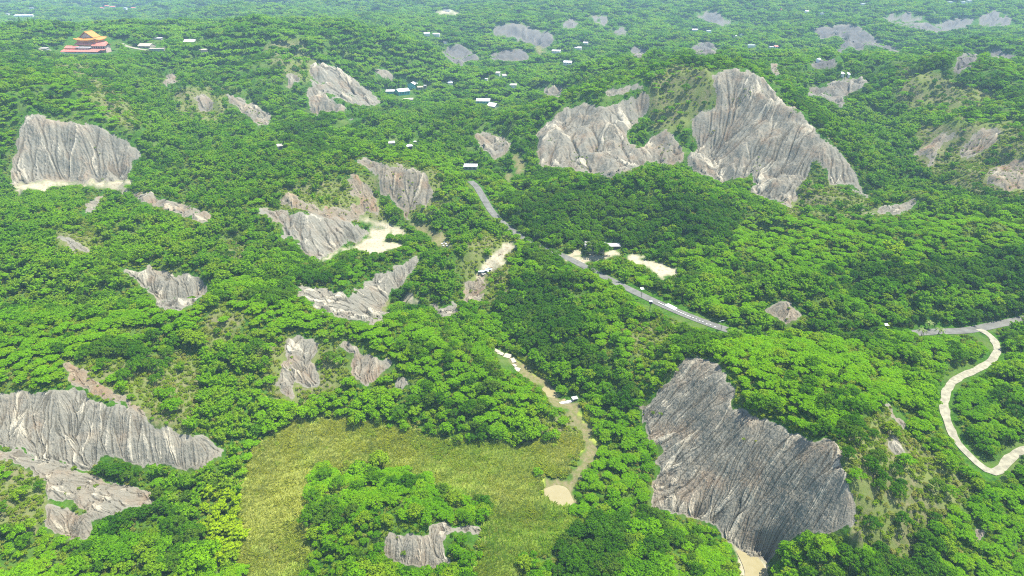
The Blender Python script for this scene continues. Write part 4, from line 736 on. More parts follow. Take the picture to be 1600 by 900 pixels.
FARH = [(887,100,16,10,'white-roofed building closest to the great badland, in far trees','shed'),(869,82,16,9,'long white roof beside the far tan stream bend','shed'),(903,77,13,9,'white shed up the slope right of the stream bend','shed'),(915,69,9,9,'small pink and white house above the white shed','gable'),
 (1174,73,13,9,'white flat house left of the red-roofed far house','flat'),(1208,76,15,10,'far white house with a red roof','red'),(1107,51,8,9,'white cube house in the far fields','flat'),(1086,49,11,9,'long white shed left of the white cube house','shed'),
 (1147,59,7,8,'pale shed below the white cube house','shed'),(1157,56,5,8,'white dot house right of the pale shed','flat'),(1260,20,6,12,'tiny white house near the top edge at right','gable'),(1316,119,5,4,'pale hut above the dark saddle slope, left one','shed'),(1325,120,4,4,'pale hut above the dark saddle slope, right one','shed'),
 (778,117,8,8,'pale green roof in trees above the two white sheds, left one','shed'),(788,121,8,8,'pale green roof in trees above the two white sheds, right one','shed'),(760,126,5,6,'white dot roof above the teal-fronted shed','flat'),(704,132,9,8,'pale low roof right of the turquoise yard','shed'),(802,136,13,6,'cream low roof right of the pale green roofs','shed'),
 (667,55,11,10,'left one of two white sheds by the bright far field','gable'),(682,56,13,10,'right one of two white sheds by the bright far field','gable'),(696,68,7,8,'bluish roof below the two white field sheds','shed'),(698,18,13,12,'pale building in the far dirt yard near the top','flat'),
 (38,26,34,14,'very long white roof at the far upper left','shed'),(12,23,8,10,'small white roof left of the very long roof','flat'),(50,14,8,12,'white roof above the very long roof','flat'),(160,14,8,14,'red roof at the left end of the far red hamlet','redr'),(168,11,9,14,'red roof in the middle of the far red hamlet','redr'),(177,12,8,14,'red roof at the right end of the far red hamlet','redr'),(196,14,6,12,'white house between the far red roofs','flat'),(209,14,8,12,'lone red roof right of the far red hamlet','redr'),
 (1484,5,6,14,'white dot house at the very top right','flat'),(1504,5,7,14,'left one of two white houses by the top right corner','flat'),(1514,3.5,8,14,'right one of two white houses by the top right corner','flat'),(1348,8,7,14,'pale house near the top edge left of the hazy slope','flat'),(1218,17,5,12,'reddish tiny roof near the top edge','redr'),(1284,23,5,12,'white speck house below the top edge','flat')]
for u, v, wp, dp, lb, kd in FARH:
    wp, dp = wp * .8, dp * .8
    if kd == 'red':
        r_ = house('house', lb, 'house', u, v, wp, dp, 4, 'flat', 'white_paint', 'white_metal', R(6), .6, 3); part(MB().gable(1, 9, -5, 5, 4.5, 2.2), 'side_roof', 'red_roof', r_)
    else: house('house', lb, 'house', u, v, wp, dp, 4.2 if v < 60 else 3.2, 'gable' if kd in ('gable', 'redr') else kd, 'cream' if kd == 'redr' else 'white_paint', 'red_roof' if kd == 'redr' else ('concrete' if 'green' in lb or 'bluish' in lb else 'white_metal'), R((u * 7) % 40 - 20), 2.0, 3 if wp > 12 else 0)
x, y, z = spot(1278.5, 96.5); o = thing('water_tank', 'white domed tank standing on the small grey slope', 'tank', (x, y, z)); mb = MB(); pr = [(3.4, -1), (3.5, 2.6), (3.2, 3.6), (2.2, 4.6), (.05, 5.1)]
for (a, c), (b, d) in zip(pr[:-1], pr[1:]):
    for k in range(12): t0_, t1_ = k * math.pi / 6, (k + 1) * math.pi / 6; mb.add([(a * math.cos(t0_), a * math.sin(t0_), c), (a * math.cos(t1_), a * math.sin(t1_), c), (b * math.cos(t1_), b * math.sin(t1_), d), (b * math.cos(t0_), b * math.sin(t0_), d)], [(0, 1, 2, 3)])
part(mb, 'dome', 'white_metal', o); part(MB().tube([(0, 0, 5), (0, 0, 5.8)], .5, 8), 'cap', 'white_paint', o); BLD_CLEAR.append([(1273, 89), (1285, 89), (1285, 98), (1273, 98)]); AVOID.append((x, y, 6))
# --- house at the road bend, behind a dark tree
r_ = house('house', 'two-storey pale house at the road bend behind a dark tree', 'house', 929, 392, 30, 9, 5.6, 'gable', 'cream', 'grey_roof', R(-6), 2.0, 4, door=True, clear_=False)
house('shed', 'low side shed with white roof edge right of the road bend house', 'shed', 957, 388, 22, 4.5, 2.6, 'shed', 'dark_metal', 'grey_roof', R(2), .5, clear_=False); BLD_CLEAR.append([(944, 374), (950, 374), (972, 378), (972, 390), (944, 392)]); BLD_CLEAR.append([(912, 376), (924, 376), (920, 392), (912, 392)])
# --- poles, lamps
def lamp(u, v, h, label, rz=0.):
    x, y, z = spot(u, v); o = thing('street_lamp', label, 'street lamp', (x, y, z), rz, 'solar lamps along the road'); part(MB().tube([(0, 0, -1), (0, 0, h)], [.16, .11], 6), 'pole', 'dark_metal', o)
    part(MB().shed(-1.1, 1.1, -.7, .7, h, h + .8, .1), 'solar_panel', 'white_metal', o); part(MB().tube([(0, 0, h - .7), (1.5, -.2, h - .3)], .06, 5).box(1.3, 2.1, -.35, -.05, h - .35, h - .2), 'lamp_arm', 'white_metal', o); return o
lamp(1001.5, 467, 7.6, 'street lamp at the left end of the straight road stretch', R(20)); lamp(1126.5, 516, 6.6, 'street lamp at the right end of the straight road stretch', R(200)); lamp(1381, 520, 5.5, 'street lamp with tilted white panel beside the hidden part of the road', R(10))
x, y, z = spot(734.5, 270); o = part(MB().tube([(0, 0, -1), (0, 0, 11)], [.16, .1], 6).box(-.9, .9, -.06, .06, 10, 10.2), 'utility_pole', 'dark_metal', None); o.location = (x, y, z); tag(o, 'thin utility pole standing before the roadside shed', 'pole'); BLD_CLEAR.append([(733, 250), (736, 250), (736, 268), (733, 268)])
x, y, z = spot(784.5, 394); o = part(MB().tube([(0, 0, -1), (0, 0, 3.6)], .09, 5), 'marker_pole', 'red_roof', None); o.location = (x, y, z); tag(o, 'thin reddish pole standing in the tan gully', 'pole')
x, y, z = spot(1015, 486); o = thing('water_tank', 'small dark box tank on a post below the road lamp', 'tank', (x, y, z)); part(MB().box(-.9, .9, -.8, .8, 5.6, 7.4), 'tank_body', 'dark_metal', o); part(MB().box(-1, 1, -.9, .9, 7.42, 7.6), 'lid', 'white_metal', o); part(MB().tube([(0, 0, -1), (0, 0, 5.58)], .2, 6), 'post', 'dark_metal', o); BLD_CLEAR.append([(1011, 478), (1019, 478), (1019, 487), (1011, 487)])
# --- white sheet and blocks on the road
ZR = 32.55
mb = MB(); q = [(*at_z(u, v, ZR), ZR) for u, v in ((1037.8, 477.3), (1054.2, 485.2), (1058.4, 481.6), (1044.2, 474.3))]; mb.add(q + [(a, b, c + .22) for a, b, c in q], [(0, 3, 2, 1), (4, 5, 6, 7), (0, 1, 5, 4), (1, 2, 6, 5), (2, 3, 7, 6), (3, 0, 4, 7)])
o = mb.build('white_sheet', 'white_metal'); tag(o, 'flat bright white rectangular sheet lying on the straight road stretch', 'sheet')
bk = MB().box(-.42, .42, -.3, .3, 0, .35).mesh('white_block', 'white_paint')
for k, (u, v) in enumerate([(1029.5,473.2),(1032.5,474.8),(1036,476.4),(1057,486),(1060.5,487.6),(1064,489.2),(1067.5,490.8),(1071,492.3),(1075,494),(1078.5,495.2),(1083,497),(1088,499),(1093,501.4),(1098,503.4),(1104,505.8),(1110,508.2),(1117,510.6)]):
    o = link('white_block', bk, None, (*at_z(u, v, 32.5), 32.5), R(-28 + (k * 37) % 30)); tag(o, f'small white block left of the white sheet, {ORD[k]} from left' if k < 3 else f'small white block right of the white sheet, {ORD[k - 3]} from left', 'block', 'white blocks left of the sheet' if k < 3 else 'white blocks right of the sheet')
# --- weir
a = np.array(at_z(866, 631.5, 7.6)); b = np.array(at_z(893.5, 626, 7.6)); c = (a + b) / 2; L_ = np.linalg.norm(b - a); rz = math.atan2(b[1] - a[1], b[0] - a[0])
wr = thing('weir', 'white concrete weir crossing the stream below the shaded pool', 'weir', (c[0], c[1], 7.4), rz); part(MB().box(-L_ / 2, L_ / 2, -.9, .9, -2.2, .2), 'crest_slab', 'white_paint', wr); part(MB().add([(-L_ / 2, -.92, -.1), (L_ / 2, -.92, -.1), (L_ / 2, -2.6, -2.4), (-L_ / 2, -2.6, -2.4)], [(0, 3, 2, 1)]), 'apron', 'concrete', wr)
gh = thing('gate_box', 'small white-topped concrete gate box at the right end of the weir', 'gate box', (float(b[0] + 1.6), float(b[1] + .6), 7.3), rz); part(MB().box(-1.5, 1.6, -1.1, 1.1, -2, 1.7), 'wall', 'grey_roof', gh); part(MB().box(-1.6, 1.8, -1.3, 1.3, 1.72, 2.0), 'lid', 'white_paint', gh); part(MB().box(-.9, 1.1, -1.2, -1.08, -.6, 1.2), 'opening', 'dark_metal', gh)
BLD_CLEAR.append([(862, 628), (890, 616), (906, 616), (906, 630), (880, 634), (866, 636)])
# --- broken slabs by the upper stream
for (u, v, w_, l_, rot, tl, lb) in [(776,549,2.2,5,-35,4,'pale broken slab at the top of the rubble bank'),(782,553,2.4,4.2,-30,8,'pale narrow slab second in the rubble row'),(793,557,4.2,4.4,-20,3,'largest flat tan slab in the rubble row'),(802,564,2.6,4.6,-70,6,'upright pale slab below the largest slab'),(804,572,2,3,-60,-5,'small pale block near the lower rubble'),(808,578,3.2,3.6,-20,10,'bottom pale slab of the rubble row')]:
    x, y, z = spot(u, v); o = part(MB().box(-l_ / 2, l_ / 2, -w_ / 2, w_ / 2, -1.2, .5), 'concrete_slab', 'cream', None); o.location = (x, y, z + .2); o.rotation_euler = (R(tl), R(tl * .6), R(rot)); tag(o, lb, 'slab'); AVOID.append((x, y, 3.5))
BLD_CLEAR.append([(773, 544), (786, 546), (800, 554), (808, 566), (814, 582), (800, 582), (784, 572), (776, 556)])
# --- fence of white posts above the cream yard
a = np.array(spot(578, 359)); b = np.array(spot(606, 357)); rz = math.atan2(b[1] - a[1], b[0] - a[0]); L_ = float(np.hypot(*(b - a)[:2])); fn = thing('fence', 'row of white posts along the back edge of the cream yard', 'fence', tuple((a + b) / 2), rz)
for k in range(9): part(MB().tube([(-L_ / 2 + k * L_ / 8, 0, -1), (-L_ / 2 + k * L_ / 8, 0, 3.2 + (k % 3) * .5)], .11, 5), 'post', 'white_paint', fn)
part(MB().tube([(-L_ / 2, 0, 1.6), (L_ / 2, 0, 1.6)], .05, 4), 'rail', 'white_paint', fn); part(MB().tube([(-L_ / 2, 0, 2.8), (L_ / 2, 0, 2.8)], .05, 4), 'rail', 'white_paint', fn); BLD_CLEAR.append([(577, 347), (606, 347), (607, 360), (577, 360)])
# --- scrap heap in the tan gully, white sacks by the stream bend
for (u, v, sx, sy, h, rot, mt, lb) in [(752,424,2.6,2.2,.7,20,'blue_tarp','bluish tarpaulin at the left end of the scrap heap'),(758,423,3.2,1.0,.5,-25,'white_metal','pale metal strip across the scrap heap'),(763,421,2.4,1.8,.8,-10,'blue_tarp','bluish crumpled sheet right of the pale strip'),(756,428,2.0,1.2,.6,40,'concrete','grey slab at the foot of the scrap heap'),(768,419,3.4,.5,.4,12,'wood','fallen pale log right of the scrap heap'),(748,431,4.2,.5,.4,8,'wood','fallen log at the lower left of the tan gully'),(782,398,1.8,.4,.4,30,'wood','short log in the upper tan gully')]:
    x, y, z = spot(u, v); mb = MB(); nx_, ny_ = 5, 4
    if mt == 'wood': mb.tube([(-sx, 0, .1), (0, .2, .5), (sx, 0, .2)], [.35, .3, .18], 6)
    else:
        g_ = [(-sx + 2 * sx * i / nx_, -sy + 2 * sy * j / ny_, .15 + h * random.uniform(.1, 1)) for j in range(ny_ + 1) for i in range(nx_ + 1)]; g2 = [(p[0], p[1], p[2] - .35) for p in g_]; k0 = len(g_); fs = []
        for j in range(ny_):
            for i in range(nx_): a_ = j * (nx_ + 1) + i; fs += [(a_, a_ + 1, a_ + nx_ + 2, a_ + nx_ + 1), (k0 + a_, k0 + a_ + nx_ + 1, k0 + a_ + nx_ + 2, k0 + a_ + 1)]
        mb.add(g_ + g2, fs)
    o = part(mb, {'wood': 'log', 'blue_tarp': 'tarpaulin', 'white_metal': 'metal_sheet', 'concrete': 'concrete_slab'}[mt], mt, None); o.location = (x, y, z); o.rotation_euler = (0, 0, R(rot)); tag(o, lb, {'wood': 'log', 'blue_tarp': 'tarpaulin', 'white_metal': 'metal sheet', 'concrete': 'slab'}[mt])
for k, (u, v) in enumerate([(691, 381.5), (694.5, 379.5), (697, 382), (693, 384.5), (699, 385)]):
    x, y, z = spot(u, v); mb = MB().box(-.8, .8, -.55, .55, -.2, .7); mb.v = [(a + random.uniform(-.1, .1), b + random.uniform(-.1, .1), c) for a, b, c in mb.v]; o = mb.build('white_sack', 'white_paint'); o.location = (x, y, z); o.rotation_euler = (0, 0, k * .8); tag(o, f'white sack at the lower end of the tan stream bed, {ORD[[0, 2, 3, 1, 4][k]]} from left', 'sack', 'white sacks by the stream')
BLD_CLEAR.append([(688, 376), (702, 376), (702, 388), (688, 388)])
# --- palms at the road junction
def palm(u, v, h, label, rz=0., n=11, L=4.2):
    x, y, z = spot(u, v); o = thing('palm_tree', label, 'palm', (x, y, z), rz, None); part(MB().tube([(0, 0, -.8), (.15, 0, h * .5), (.5, .1, h)], [.24, .18, .15], 7), 'trunk', 'bark', o)
    for k in range(n):
        a = k * 2.399; el = .9 - .9 * (k / n); pts = []; P_ = np.array([.5, .1, h]); d = el
        for q in range(6): pts.append(P_.copy()); P_ = P_ + np.array([math.cos(a) * math.cos(d), math.sin(a) * math.cos(d), math.sin(d)]) * L / 5; d -= .42
        mb = MB(); side = np.array([-math.sin(a), math.cos(a), 0])
        for q in range(5):
            w0, w1_ = .55 * math.sin((q + .5) * .6 + .3), .55 * math.sin((q + 1.5) * .6 + .3)
            for sg in (-1, 1): mb.add([pts[q], pts[q + 1], pts[q + 1] + side * sg * abs(w1_) + np.array([0, 0, -.25]), pts[q] + side * sg * abs(w0) + np.array([0, 0, -.25])], [(0, 1, 2, 3)])
        part(mb, 'frond', 'palm_leaf', o)
    return o
palm(1463, 528, 6.0, 'tall palm with drooping yellowish fronds before the road junction'); palm(1439, 527, 5.2, 'leaning palm left of the tall palm by the road', R(150)); palm(1450, 515, 4.6, 'small palm behind the two palms at the road', R(60)); palm(1502, 500, 3.6, 'short pale palm on the bank above the road junction', R(20), 9, 3.)
BLD_CLEAR.append([(1432, 503), (1474, 503), (1474, 524), (1432, 524)])
def conifer(u, v, h, r_, label):
    x, y, z = spot(u, v); o = thing('conifer', label, 'tree', (x, y, z)); g3 = np.random.default_rng(int(u)); k = 420; t_ = g3.uniform(0, 1, k) ** .7; a = g3.uniform(0, 6.283, k); rr = r_ * t_ * g3.uniform(.6, 1.05, k)
    C_ = np.stack([rr * np.cos(a), rr * np.sin(a), h * (1 - t_ * .86)], 1); Nn_ = np.stack([np.cos(a), np.sin(a), np.full(k, .5)], 1) + g3.normal(size=(k, 3)) * .3; nn = Nn_ / np.linalg.norm(Nn_, axis=1, keepdims=True); b_ = g3.normal(size=(k, 3)); u_ = np.cross(nn, b_); u_ /= np.linalg.norm(u_, axis=1, keepdims=True); w_ = np.cross(nn, u_); s_ = .55
    V_ = np.stack([C_ - u_ * s_, C_ - w_ * s_ * .5, C_ + u_ * s_, C_ + w_ * s_ * .5], 1).reshape(-1, 3); link('crown', mesh_np('conifer_crown', V_, np.arange(4 * k).reshape(-1, 4), M['leaf_dark']), o); part(MB().tube([(0, 0, -1), (0, 0, h * .8)], [.3, .08], 6), 'trunk', 'bark', o)
for q in [(651,139,14,1.8,'slim dark conifer right of the white-gabled turquoise house'),(660,150,15,4.5,'broad dark conifer right of the cream yard of the hall'),(689,126,15,2.2,'slim dark conifer on the slope right of the turquoise yard'),(674,128,13,2,'slim dark conifer just right of the cream hut'),(16,38,20,5,'tall dark conifer at the top left edge'),(48,44,18,4.5,'dark conifer on the skyline left of the temple'),(58,48,20,5,'dark conifer on the ridge nearest the temple'),(34,42,17,5,'dark conifer between the skyline conifers at left')]: conifer(*q)

# ------------------------------------------------------------------ vegetation
def leaves(centres, normals, size, rg, flat=.55):
    n_ = len(centres); nn = normals / (np.linalg.norm(normals, axis=1, keepdims=True) + 1e-9)
    a = rg.normal(size=(n_, 3)); u = np.cross(nn, a); u /= np.linalg.norm(u, axis=1, keepdims=True) + 1e-9; w_ = np.cross(nn, u)
    s = size * rg.uniform(.6, 1.35, (n_, 1)); b = s * rg.uniform(flat, 1, (n_, 1))
    fold = nn * s * .25
    v = np.stack([centres - u * s, centres - w_ * b + fold, centres + u * s, centres + w_ * b + fold], 1).reshape(-1, 3)
    return v, np.arange(n_ * 4).reshape(-1, 4)
def lobes(rg, n, r, h0, h1, lr):
    out = []
    for k in range(n):
        a = k * 2.399 + rg.uniform(-.4, .4); q = math.sqrt((k + .5) / n); rr = r * q * rg.uniform(.8, 1.1)
        z = h0 + (h1 - h0) * math.sqrt(max(0, 1 - (q * .95) ** 2)) * rg.uniform(.85, 1.08)
        out.append((rr * math.cos(a), rr * math.sin(a), z, lr * rg.uniform(.75, 1.25)))
    return out
def crown_mesh(name, lb, per, size, material, rg, drop=.35, squash=.75, upb=.35):
    C, Nn = [], []
    for x, y, z, r_ in lb:
        k = max(8, int(per * (r_ ** 2))); d = rg.normal(size=(k, 3)); d[:, 2] = np.abs(d[:, 2]) * 1.1 - drop * rg.uniform(0, 1, k); d /= np.linalg.norm(d, axis=1, keepdims=True)
        rad = r_ * rg.uniform(.72, 1.08, (k, 1)) * (1 + .12 * np.sin(d[:, :1] * 7 + x) * np.cos(d[:, 1:2] * 6 + y))
        C.append(np.array([x, y, z]) + d * rad * np.array([1, 1, squash])); Nn.append(d + np.array([0, 0, upb]) + rg.normal(size=(k, 3)) * .38)
    v, f = leaves(np.concatenate(C), np.concatenate(Nn), size, rg); return mesh_np(name, v, f, M[material])
def trunk_mesh(name, h, r_, spread, rg, n=5):
    mb = MB(); mb.tube([(0, 0, -1.2), (.1, .05, h * .25), (.15, -.1, h * .5)], [r_, r_ * .8, r_ * .6])
    for k in range(n):
        a = k * 6.283 / n + rg.uniform(-.4, .4); q = rg.uniform(.5, .8) * spread
        mb.tube([(.12, -.05, h * .42), (q * .5 * math.cos(a), q * .5 * math.sin(a), h * .62), (q * math.cos(a), q * math.sin(a), h * .85)], [r_ * .5, r_ * .32, r_ * .12], 5)
    return mb.mesh(name, 'bark')
def bamboo_mesh(name, n, h, spread, leafn, size, material, rg):
    C, Nn = [], []; stems = []
    for k in range(n):
        a = k * 2.399 + rg.uniform(-.3, .3); q = math.sqrt((k + .6) / n) * spread * rg.uniform(.75, 1.15); hh = h * rg.uniform(.72, 1.05) * (1 - .25 * (q / spread) ** 2)
        ts = np.sqrt(rg.uniform(.10, 1.0, leafn)); bx = q * .35 + q * .85 * ts ** 2.2 + 1.3 * np.maximum(0, ts - .8) * 4 * .6
        zz = hh * (ts - .42 * np.maximum(0, ts - .72) ** 1.4 * 2.2); wd = 1.15 * np.sin(np.clip(ts, 0, 1) * 2.7 + .25) + .15
        ang = rg.uniform(0, 6.283, leafn); off = wd * rg.uniform(.55, 1.05, leafn)
        px = bx * math.cos(a) + off * np.cos(ang); py = bx * math.sin(a) + off * np.sin(ang); pz = zz + off * .35 * rg.normal(size=leafn)
        C.append(np.stack([px, py, pz], 1)); Nn.append(np.stack([np.cos(ang) * .9 + math.cos(a) * .3, np.sin(ang) * .9 + math.sin(a) * .3, .75 + rg.normal(size=leafn) * .3], 1) + rg.normal(size=(leafn, 3)) * .3)
        stems.append([(q * .2 * math.cos(a), q * .2 * math.sin(a), -1), (q * .5 * math.cos(a), q * .5 * math.sin(a), hh * .5), (q * 1.1 * math.cos(a), q * 1.1 * math.sin(a), hh * .85)])
    v, f = leaves(np.concatenate(C), np.concatenate(Nn), size, rg, .3); me = mesh_np(name, v, f, M[material])
    mb = MB()
    for s in stems[:10]: mb.tube(s, [.09, .07, .03], 4)
    return me, mb.mesh(name + '_stems', 'leaf_bamboo_stem')
plain('leaf_bamboo_stem', (.14, .18, .05), .6)
rg = np.random.default_rng(3)
KIND = {}
def reg(kind, crown_name, pairs): KIND[kind] = (crown_name, pairs)
bl, dk, sh = [], [], []
for i in range(5):
    r_ = [3.1, 3.6, 4.1, 3.4, 4.6][i]; h = [6.2, 7.4, 8.2, 6.8, 8.8][i]
    bl.append((crown_mesh('leaf_crown', lobes(rg, 14 + i, r_, h * .42, h * .88, 1.2), 30, .42, 'leaf_green', rg), trunk_mesh('trunk', h, .17, r_, rg)))
for i in range(4):
    r_ = [3.8, 4.6, 5.2, 4.2][i]; h = [8.5, 9.5, 10.5, 9][i]
    dk.append((crown_mesh('leaf_crown', lobes(rg, 21 + i, r_, h * .38, h * .90, 1.2), 32, .38, 'leaf_dark', rg, .5), trunk_mesh('trunk', h, .24, r_, rg)))
for i in range(4):
    r_ = [1.5, 1.9, 1.2, 2.3][i]
    sh.append((crown_mesh('leaf_crown', lobes(rg, 6 + i, r_, .5, 1.7, .75), 38, .34, 'leaf_shrub', rg, .5, .9), MB().tube([(0, 0, -.6), (.1, 0, .6), (.2, .1, 1.3)], [.08, .06, .03], 5).mesh('trunk', 'bark')))
bb = [bamboo_mesh('culm_crown', [11, 13, 9, 12][i], [11.5, 13, 10.5, 12][i], [4.0, 4.6, 3.6, 4.8][i], 115, .46, 'leaf_bamboo', rg) for i in range(4)]
yb = [bamboo_mesh('culm_crown', [13, 15][i], [9.5, 11][i], [3.0, 3.4][i], 95, .5, 'leaf_yellow', rg) for i in range(2)]
sp = []
for i in range(4):
    r_ = [3.6, 4.4, 5.0, 4.0][i]; h = [5.0, 6.0, 6.6, 5.4][i]
    sp.append((crown_mesh('leaf_crown', lobes(rg, 34 + 3 * i, r_, h * .58, h * .92, .85), 48, .30, 'leaf_lime', rg, .25, .6, .7), trunk_mesh('trunk', h, .18, r_, rg, 6)))
reg('broadleaf_tree', 'crown', bl); reg('spreading_tree', 'crown', sp); reg('dark_tree', 'crown', dk); reg('shrub', 'crown', sh); reg('bamboo_clump', 'crown', bb); reg('yellow_bamboo_clump', 'crown', yb)
# coarse groves for the distance (instanced inside one stuff object)
grove = []
for i in range(5):
    L = []
    for q in range(9):
        a = q * 2.399; rr = 9.5 * math.sqrt((q + .3) / 9); cx, cy = rr * math.cos(a) + rg.uniform(-1.5, 1.5), rr * math.sin(a) + rg.uniform(-1.5, 1.5); hh = rg.uniform(5, 10.5)
        for x, y, z, r_ in lobes(rg, 5, 3.1, hh * .4, hh * .9, 1.8): L.append((cx + x, cy + y, z, r_))
    grove.append(crown_mesh('grove_crown', L, 7, 1.0, ['leaf_green', 'leaf_bamboo', 'leaf_green', 'leaf_dark', 'leaf_bamboo'][i], rg, .3))
# ---- placement
def stroke(pts, wpx, arr):
    for (ax, ay), (bx, by) in zip(pts[:-1], pts[1:]):
        x0, x1 = int(max(0, min(ax, bx) - wpx)), int(min(W16, max(ax, bx) + wpx + 1)); y0, y1 = int(max(0, min(ay, by) - wpx)), int(min(H9, max(ay, by) + wpx + 1))
        if x0 >= x1 or y0 >= y1: continue
        a, b = uu[y0:y1, x0:x1], vv[y0:y1, x0:x1]; vx, vy = bx - ax, by - ay; tt_ = np.clip(((a - ax) * vx + (b - ay) * vy) / (vx * vx + vy * vy + 1e-9), 0, 1)
        arr[y0:y1, x0:x1] |= np.hypot(a - ax - tt_ * vx, b - ay - tt_ * vy) < wpx
block = (idm > 0) | clear
stroke([(737,284),(752,300),(762,320),(770,332)], 7, block); stroke([(885,402),(910,415)], 7, block); stroke([(930,427),(985,452)], 1.5, block)
stroke([(990,457),(1040,478),(1085,498),(1130,512)], 11, block); stroke([(1445,520),(1480,517),(1520,514),(1562,506)], 8, block); stroke([(526,195),(553,187)], 4, block)
stroke([(200,74),(215,77)], 3, block)
stroke([(1535,520),(1550,533),(1556,550),(1545,566),(1520,580),(1495,592),(1480,610),(1477,640),(1488,676),(1515,712),(1550,742),(1575,718),(1600,703)], 12, block)
for b_ in BLD_CLEAR: fill(b_, block, True)
roadmask = np.zeros_like(H, bool)
hit_full = hy
def surf_y(u, v):
    return hit_full[np.clip((v / 2).astype(int), 0, 449), np.clip((u / 2).astype(int), 0, 799)]
def blocked(x, y, z, h, r_, strict=True):
    bad = np.zeros(x.shape, bool)
    for ox, fz in ((0, .05), (0, .5), (0, .97), (-.7, .72), (.7, .72), (-.95, .45), (.95, .45), (-.4, .9), (.4, .9)):
        u, v, d = project(x + ox * r_, y, z + fz * h); ok = (u >= 0) & (u < 1600) & (v >= 0) & (v < 900)
        ui, vi = np.clip(u, 0, 1599).astype(int), np.clip(v, 0, 899).astype(int)
        bad |= ok & block[vi, ui] & (y < surf_y(u, v) + 3 + .01 * y)
    return bad
def scatter(y0, y1, s0, jitter=.45):
    xs, ys = [], []; y = y0; k = 0
    while y < y1:
        s = s0 if not callable(s0) else s0(y); hw = .80 * (y + 120); n_ = int(2 * hw / s)
        x = -hw + (np.arange(n_) + .5 * (k % 2)) * s; xs.append(x + rng.uniform(-jitter, jitter, n_) * s); ys.append(y + rng.uniform(-jitter, jitter, n_) * s); y += s * .88; k += 1
    return np.concatenate(xs), np.concatenate(ys)
def pxlook(x, y, z, rasters, jit=5.0):
    u, v, d = project(x, y, z); u = u + jit * perlin(x / 9, y / 9, 77) * 3; v = v + jit * perlin(x / 9, y / 9, 78) * 3
    ok = (u > -90) & (u < 1690) & (v > -30) & (v < 990) & (y < surf_y(np.clip(u, 0, 1599), np.clip(v, 0, 899)) * 1.03 + 8)
    ui, vi = np.clip(u, 0, 1599).astype(int), np.clip(v, 0, 899).astype(int)
    return [ok & r_[vi, ui] for r_ in rasters]
avoid = []          # world circles kept free for buildings
def free(x, y):
    m = np.ones(x.shape, bool)
    for k in RW: m &= seg_dist(x, y, RW[k][::3])[0] > 5.0
    for pts in (far_road, top_road): m &= seg_dist(x, y, pts[::2])[0] > 7.0
    for cx, cy, r_ in AVOID: m &= np.hypot(x - cx, y - cy) > r_
    return m
NEARB = blur(bare, 12); CURV = (blur(H, 3) - blur(H, 18)) / cellx; SETS = {k: [] for k in KIND}      # rows: x, y, z, rot, scale, variant
SIZE = {'broadleaf_tree': [(h, r_) for h, r_ in ((6.2,3.9),(7.4,4.4),(8.2,4.9),(6.8,4.2),(8.8,5.4))], 'spreading_tree': [(5.2,4.2),(6.2,5),(6.8,5.6),(5.6,4.6)], 'dark_tree': [(8.5,4.6),(9.5,5.4),(10.5,6),(9,5)], 'shrub': [(2.3,2),(2.4,2.4),(2.2,1.7),(2.5,2.8)],
        'bamboo_clump': [(10,5.2),(11.5,5.8),(9,4.8),(11,6.2)], 'yellow_bamboo_clump': [(9,4.6),(10.5,5)]}
x, y = scatter(150, 1020, lambda y: 3.5 if y < 420 else (4.0 if y < 640 else 5.2)); z = sample(H, x, y); m = free(x, y); x, y, z = x[m], y[m], z[m]
isc, ire, iba, iye, idk, ili = pxlook(x, y, z, (scrub_m, reed_m, bam_m, yel_m, dark_m, lime_m), 7.0); ib = sample(bare, x, y) > .4; isnd = sample(sandS + bed, x, y) > .3
nA, nB, nC = fbm(x, y, 60, 3, 61), fbm(x, y, 35, 3, 71), rng.uniform(0, 1, len(x))
kind = np.full(len(x), 'broadleaf_tree', dtype='<U20')
kind[(nA > .22) | (nC < .05)] = 'dark_tree'; kind[(nB > .2) & (y > 330)] = 'bamboo_clump'
CU = sample(CURV, x, y); kind[(CU < -.4) & (nC < .62)] = 'dark_tree'; kind[(CU > .45) & ((kind == 'dark_tree') | (nC < .5))] = 'spreading_tree'; kind[(CU > 1.1) & (nC > .45)] = 'shrub'  # dark leaves in hollows, lime on crests: relief shading put into tree colour
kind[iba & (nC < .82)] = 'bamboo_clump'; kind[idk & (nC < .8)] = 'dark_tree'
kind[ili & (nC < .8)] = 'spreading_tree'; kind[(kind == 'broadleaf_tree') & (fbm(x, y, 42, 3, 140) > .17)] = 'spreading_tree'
kind[isc & (nC > .16)] = 'shrub'; kind[isc & (nC > .82)] = 'none'; kind[(fbm(x, y, 13, 2, 130) > .34) & ~isc] = 'none'; kind[iye] = 'yellow_bamboo_clump'
kind[(nC > .86) & (kind == 'broadleaf_tree')] = 'shrub'; kind[(rng.uniform(0, 1, len(x)) < .35) & (kind == 'spreading_tree')] = 'none'; kind[(sample(NEARB, x, y) > .12) & (rng.uniform(0, 1, len(x)) < .5) & (kind != 'none')] = 'shrub'
kind[ire | ib | isnd] = 'none'
